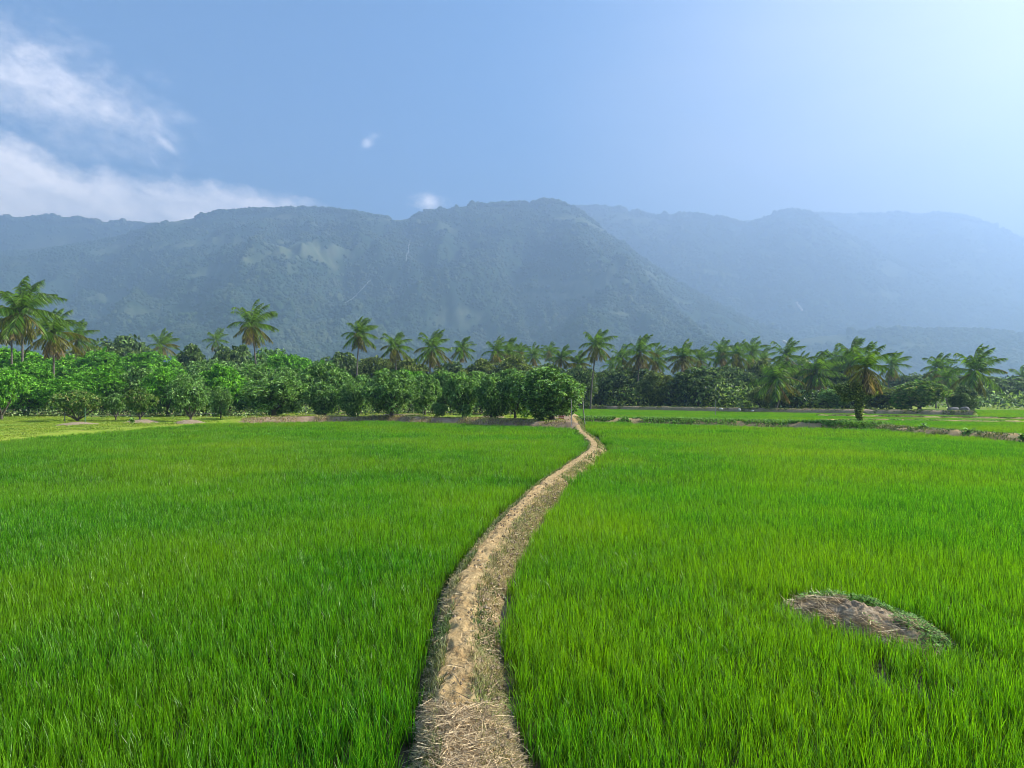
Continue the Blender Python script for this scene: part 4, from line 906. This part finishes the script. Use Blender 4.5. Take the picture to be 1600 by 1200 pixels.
palms = [
    (34, 488, 56, 31, 'tallest dense palm at the far left with a dark bushy head', .3, 76), (18, 502, 44, 22, 'palm crowding the left side of the tall dense left palm', .35, 88),
    (83, 522, 44, 81, 'yellowing palm with dry hanging fronds right of the tall left palm', .9, 84), (121, 530, 32, 118, 'smaller palm half hidden right of the yellowing palm', .4, 110),
    (252, 540, 27, 252, 'small low palm standing alone among the left treetops', .45, None), (338, 532, 21, 338, 'little round headed palm just left of the tall lone palm', .1, None),
    (394, 508, 40, 401, 'tall lone palm with a wide full crown over the left orchard', .35, 98), (561, 523, 30, 556, 'slender palm with fronds blown right at the centre left', .25, 110),
    (617, 542, 29, 613, 'windblown palm just right of the slender centre left palm', .5, 116), (675, 545, 34, 673, 'full palm third of the group left of the path', .35, 110), (722, 546, 24, 718, 'narrow palm right of the full third palm', .25, 124),
    (775, 550, 26, 774, 'left palm of the tight pair above the mango tops', .3, 124), (793, 552, 27, 790, 'right palm of the tight pair above the mango tops', .45, 128), (812, 552, 19, 811, 'small palm behind the tight pair', .1, 160),
    (833, 556, 22, 832, 'slim palm between the tight pair and the twin small palms', .3, 140), (858, 550, 18, 856, 'left of the twin small palms above the largest mango tree', .25, 160), (877, 560, 24, 874, 'right of the twin small palms above the largest mango tree', .55, 130),
    (903, 570, 24, 903, 'low palm with orange fronds left of the tall path palm', .9, 130), (932, 540, 31, 922, 'tall palm with a leaning trunk standing by the path end', .4, 108), (955, 572, 20, 952, 'small palm tucked behind the tall path palm', .3, 160),
    (972, 560, 26, 974, 'palm with a bent head left of the bushy orange bottomed palm', .3, 132), (1000, 552, 34, 998, 'bushy palm with orange lower fronds right of the path', .8, 118), (1024, 562, 27, 1026, 'palm leaning on the bushy orange bottomed palm', .4, 128),
    (1066, 560, 31, 1062, 'palm with a dark hanging skirt and a rust patch', .6, 122), (1093, 562, 24, 1094, 'smaller palm right of the dark skirted palm', .35, 140), (1127, 553, 28, 1124, 'bluish palm left of the twin headed palms', .15, 132),
    (1153, 556, 29, 1152, 'left head of the twin palms right of centre', .4, 128), (1173, 551, 27, 1172, 'right head of the twin palms right of centre', .2, 138), (1192, 562, 22, 1190, 'small bluish palm right of the twin heads', .2, 165),
    (1228, 558, 32, 1230, 'tall rear palm above the drooping low palm', .25, 124), (1213, 594, 44, 1211, 'drooping low palm with long arched fronds near the far bank', .35, 92), (1250, 572, 28, 1248, 'palm wedged behind the drooping low palm', .3, 130),
    (1275, 582, 39, 1266, 'wide feathery palm with a curved thin trunk', .15, 98), (1305, 565, 27, 1305, 'rear palm between the feathery palm and the dark headed palm', .2, 140), (1331, 560, 34, 1333, 'dark headed palm left of the yellow headed palm', .05, 116),
    (1393, 572, 27, 1390, 'dark palm behind the right side of the yellow headed palm', .2, 128),
    (1466, 576, 28, 1465, 'left palm of the pair before the hazy hill', .35, 122), (1481, 592, 26, 1482, 'lower palm between the pair and the big bank palm', .2, 112), (1525, 581, 42, 1519, 'big wide palm at the end of the right bank', .15, 90), (1598, 590, 22, 1600, 'hazy palm cut by the right edge', .15, 150),
]
for i, (cx, cy, r, b, lb, yl, d) in enumerate(palms):
    palm(cx, cy, r, b, lb, yl, d, girth=.15 if r > 24 else .14, fronds=28 if r > 28 else 24)
# the stout palm by the right paddy with a vine round its trunk
vp = palm(1353, 575, 46, 1345, 'yellow headed palm with a stout vine clad trunk beside the right paddy', 1.6, 50, girth=.2, group='coconut palms along the fields', fronds=20)
for c in vp.children:
    if c.name.startswith('trunk'):
        v = np.empty(len(c.data.vertices) * 3, np.float32); c.data.vertices.foreach_get('co', v); v = v.reshape(-1, 3)
def vine():
    g = np.random.RandomState(77); acc = []
    c = Vector(vp.location); blobs = [(-.08, 1.5, .24, .7), (.05, .55, .24, .6), (-.1, 2.75, .85, .55), (.75, 2.9, .62, .5), (-1.2, 3.0, .6, .42), (-.5, 3.35, .7, .35), (.1, 1.9, .32, .5), (-.9, 2.5, .5, .4), (.0, .9, .28, .9), (.05, .15, .42, .2), (1.2, 3.2, .35, .3), (-1.55, 3.25, .35, .25)]
    for bx_, bz, rx, rz in blobs:
        n = int(1500 * rx); q = unit(g.normal(0, 1, (n, 3))) * (g.rand(n) ** .3)[:, None]
        acc.append(np.column_stack([bx_ + q[:, 0] * rx, q[:, 1] * rx, bz + q[:, 2] * rz]))
    p = np.vstack(acc); n = len(p); d = unit(g.normal(0, 1, (n, 3)) + np.array([0, 0, -.1])); L = g.uniform(.08, .2, n)
    V, Q, T, ID = ribbons(p, d * L[:, None], np.zeros((n, 3)), unit(np.cross(d, g.normal(0, 1, (n, 3)))) * (L * .27)[:, None], [.3, 1, .2], 2)
    link('vine', mesh_np('vine', V, Q, M_olive, True, {'v': np.clip(g.rand(n)[ID], 0, 1)}), vp, label='olive climbing vine wrapped round the stout trunk')
vine()

# ------------------------------------------------------------------ small things
def earth_mound(px_, py_, r, label):
    x, y, _ = P(px_, py_, .4); z = float(gz(x, y)); nu, nv = 14, 30; rr = np.linspace(0, 1, nu); a = np.linspace(0, 6.2832, nv)
    A, B = np.meshgrid(rr, a, indexing='ij'); X = A * np.cos(B) * r * 1.25; Y = A * np.sin(B) * r; Z = .32 * (1 - A ** 2) ** 1.2 + .1 * (fbm(X * 2 + px_, Y * 2, 3) - .5) - .08
    link('earth_mound', mesh_np('earth_mound', np.stack([X, Y, Z], -1).reshape(-1, 3), grid_faces(nu, nv), M_mound), label=label, cat='earth mound', group='earth mounds round the small trees', loc=(x, y, z))
earth_mound(124, 662, 1.7, 'bare earth mound under the spreading red tipped tree')
earth_mound(222, 659, 1.4, 'bare earth mound under the small round tree')
earth_mound(297, 659, 1.2, 'bare earth mound under the forked small tree')
earth_mound(345, 661, 1.3, 'low pale earth mound right of the forked small tree at the paddy edge')
earth_mound(614, 652, 1.5, 'earth mound at the foot of the domed front mango tree')
earth_mound(770, 655, 1.3, 'shaded earth mound under the trees near the orchard end')

def post(px_, py_, h, r, label, mat=M_post, lean=(0, 0), z=None, name='fence_post'):
    x, y, _ = P(px_, py_, .45 if z is None else z); z0 = float(gz(x, y)) - .15 if z is None else z - .1
    t = np.linspace(0, 1, 7)[:, None]; p = t * np.array([lean[0] * h, lean[1] * h, h + .15]) + np.random.RandomState(px_).normal(0, .006, (7, 3))
    V, Q = tube(p, r * np.array([1.1, 1, 1, .95, .95, .9, .9]), 8)
    acc = Acc(); acc.add(V, Q); tip = np.vstack([V[-8:], p[-1] + np.array([0, 0, r * .5])]); acc.add(tip, np.array([[i, (i + 1) % 8, 8] for i in range(8)]))
    return link(name, acc.mesh(name, mat), label=label, cat='post', group='thin posts along the orchard edge', loc=(x, y, z0))
P1 = [post(478, 650, 1.15, .035, 'thin pale post standing on the brown bank before the orchard'), post(133, 661, 1.35, .035, 'green post in front of the spreading red tipped tree', M_greenpost),
      post(101, 655, .9, .04, 'short pale post left of the spreading red tipped tree'), post(661, 654, .8, .03, 'short thin post left of the tiny sapling'),
      post(893, 663, 1.75, .035, 'straight grey post at the end of the path', lean=(-.01, 0), z=.5), post(914, 661, 1.85, .035, 'leaning pale post right of the path end', lean=(-.10, 0), z=.5), post(911, 645, 1.1, .04, 'dark short post behind the leaning post', M_bark, z=.4),
      post(1118, 647, 1.5, .03, 'faint thin post on the far embankment', z=.6)]
post(745 + 53, 652, .8, .03, 'short post under the trees near the orchard end')
def wire(a, b, sag, label, dz=.9):
    pa = Vector(a.location) + Vector((0, 0, dz)); pb = Vector(b.location) + Vector((0, 0, dz)); t = np.linspace(0, 1, 24)[:, None]
    p = np.array(pa) * (1 - t) + np.array(pb) * t; p[:, 2] -= sag * 4 * t[:, 0] * (1 - t[:, 0])
    V, Q = tube(p, np.full(24, .004), 5); link('fence_wire', mesh_np('fence_wire', V, Q, M_wire), label=label, cat='wire')
wire(P1[1], P1[0], .25, 'thin fence wire strung from the green post to the pale post', .95)
wire(P1[2], P1[1], .06, 'thin fence wire between the short post and the green post', .8)
wire(P1[0], P1[3], .2, 'thin fence wire from the pale post to the post by the sapling', .75)

# red and pink banded crates beside the path end
def crates():
    x, y, _ = P(877, 655, .55); z0 = float(gz(x, y)) + .0
    import bmesh
    def crate_me():
        bm = bmesh.new()
        def box(cx, cy, cz, sx, sy, sz):
            r = bmesh.ops.create_cube(bm, size=1)
            for v in r['verts']: v.co = Vector((cx + v.co.x * sx, cy + v.co.y * sy, cz + v.co.z * sz))
        W_, D_, H_ = .42, .32, .15
        for s in (-1, 1):
            for cx in (-1, 1): box(cx * (W_ / 2 - .015), s * (D_ / 2 - .015), H_ / 2, .03, .03, H_)
        box(0, 0, .01, W_ - .07, D_ - .07, .018)
        me = bpy.data.meshes.new('crate'); bm.to_mesh(me); bm.free(); me.materials.append(M_red); return me
    def slat_me(L, mat, dims):
        bm = bmesh.new(); r = bmesh.ops.create_cube(bm, size=1)
        for v in r['verts']: v.co = Vector((v.co.x * dims[0], v.co.y * dims[1], v.co.z * dims[2]))
        bmesh.ops.bevel(bm, geom=bm.edges[:], offset=.003, segments=1)
        me = bpy.data.meshes.new('slat'); bm.to_mesh(me); bm.free(); me.materials.append(mat); return me
    cm = crate_me(); sl_w = {m.name: slat_me(0, m, (.425, .012, .045)) for m in (M_red, M_pink)}; sl_s = {m.name: slat_me(0, m, (.012, .295, .045)) for m in (M_red, M_pink)}
    lab = ['lowest red crate of the stack beside the path end', 'second red crate up in the stack beside the path end', 'third red crate up in the stack beside the path end', 'topmost red crate of the stack beside the path end']
    for i in range(4):
        o = link('crate', cm, label=lab[i], cat='crate', group='stack of red crates beside the path', loc=(x, y, z0 + .165 * i)); o.rotation_euler = (0, 0, [.1, .16, .05, .2][i])
        for j, zz in enumerate((.035, .105)):
            m = M_pink if j else M_red
            for s in (-1, 1):
                a = link('slat', sl_w[m.name], o, loc=(0, s * .164, zz)); b = link('slat', sl_s[m.name], o, loc=(s * .214, 0, zz))
crates()
def lump(px_, py_, z, r, sq, mat, name, label, cat, seed, group=None):
    x, y, _ = P(px_, py_, z); V, T = ico(3); nz = fbm(V[:, 0] * 1.3 + seed, V[:, 1] * 1.3 + V[:, 2], seed, 4); V = V * (.7 + .6 * nz)[:, None] * np.array([r, r * .8, r * sq])
    V[:, 2] = np.maximum(V[:, 2], -r * sq * .45)
    link(name, mesh_np(name, V, T, mat, True), label=label, cat=cat, group=group, loc=(x, y, max(z, float(gz(x, y))) + r * sq * .40))
lump(1127, 640, .74, .24, .7, M_white, 'white_sack', 'larger white sack slumped on the far embankment', 'sack', 5)
lump(1155, 641.5, .74, .18, 1.2, M_white, 'white_sack', 'upright white sack right of the larger one on the embankment', 'sack', 6)
lump(1176, 642.5, .74, .16, .7, M_white, 'white_sack', 'smallest white sack at the right of the three on the embankment', 'sack', 8)
lump(1490, 642, .68, .75, .5, M_rock, 'boulder', 'grey boulder behind the end of the right bank', 'boulder', 9)
lump(1507, 642.5, .68, .6, .7, M_rock, 'boulder', 'paler boulder left of the big palm trunk on the bank', 'boulder', 12)
lump(862 + 6, 657, .55, .14, .8, M_white, 'white_bag', 'tiny white bag in the shade left of the red crates', 'bag', 14)

def plant(px_, py_, z, h, label, n=46, mat=M_creeper):
    x, y, _ = P(px_, py_, z); g = np.random.RandomState(px_); a = g.uniform(0, 6.28, n); L = h * g.uniform(.5, 1, n)
    base = np.column_stack([g.normal(0, h * .12, n), g.normal(0, h * .12, n), g.uniform(0, h * .55, n)]); D = np.stack([np.cos(a) * .75, np.sin(a) * .75, g.uniform(.3, 1.1, n)], 1) * L[:, None]
    C = np.zeros((n, 3)); C[:, 2] = -L * .55; side = np.stack([-np.sin(a), np.cos(a), np.zeros(n)], 1) * (L * .13)[:, None]
    V, Q, T, ID = ribbons(base, D, C, side, [.3, 1, .9, .1], 3)
    root = bpy.data.objects.new('leafy_plant', None); COL.objects.link(root); root.location = (x, y, z); tag(root, label, 'plant', 'leafy plants along the right paddy edge')
    link('leaves', mesh_np('leaves', V, Q, mat, True, {'v': g.rand(ID.max() + 1)[ID]}), root)
    V, Q = tube(np.array([(0, 0, -.1), (.02, 0, h * .3), (0, .02, h * .6)]), [.03, .025, .012], 6); link('stem', mesh_np('stem', V, Q, M_bark), root)
plant(1445, 672, .3, .55, 'small leafy plant where the pale bank turns dark on the right'); plant(1511, 681, .25, .6, 'spiky low plant in front of the dark bank on the right'); plant(1598, 690, .3, .5, 'dark leafy plant at the right edge of the picture', 60, M_mango)
plant(206, 661, .4, .5, 'low green plant left of the small round tree trunk', 50, M_mango)

# ------------------------------------------------------------------ haze: the air between here and the hills
def haze():
    import bmesh
    bm = bmesh.new(); bmesh.ops.create_cube(bm, size=1)
    for v in bm.verts: v.co = Vector((v.co.x * 26000, v.co.y * 26000, -5.0 if v.co.z < 0 else 1290.0))
    me = bpy.data.meshes.new('haze'); bm.to_mesh(me); bm.free()
    m = bpy.data.materials.new('haze'); m.use_nodes = True; n, l = m.node_tree.nodes, m.node_tree.links; n.clear()
    add = N(n, 'ShaderNodeAddShader')     # clear air that scatters blue all round, and fine dust that scatters forward
    for i, (c, share, g) in enumerate((((.005, .33, .90, 1), .60, 0.0), ((1.0, .93, .82, 1), .40, .60))):
        v = N(n, 'ShaderNodeVolumePrincipled'); v.inputs['Color'].default_value = c; v.inputs['Density'].default_value = HAZE_DENSITY * share; v.inputs['Anisotropy'].default_value = g
        l.new(v.outputs[0], add.inputs[i])
    o = N(n, 'ShaderNodeOutputMaterial'); l.new(add.outputs[0], o.inputs['Volume']); me.materials.append(m)
    link('haze', me, kind='stuff', label='thin blue haze in the air before the mountains')
haze()
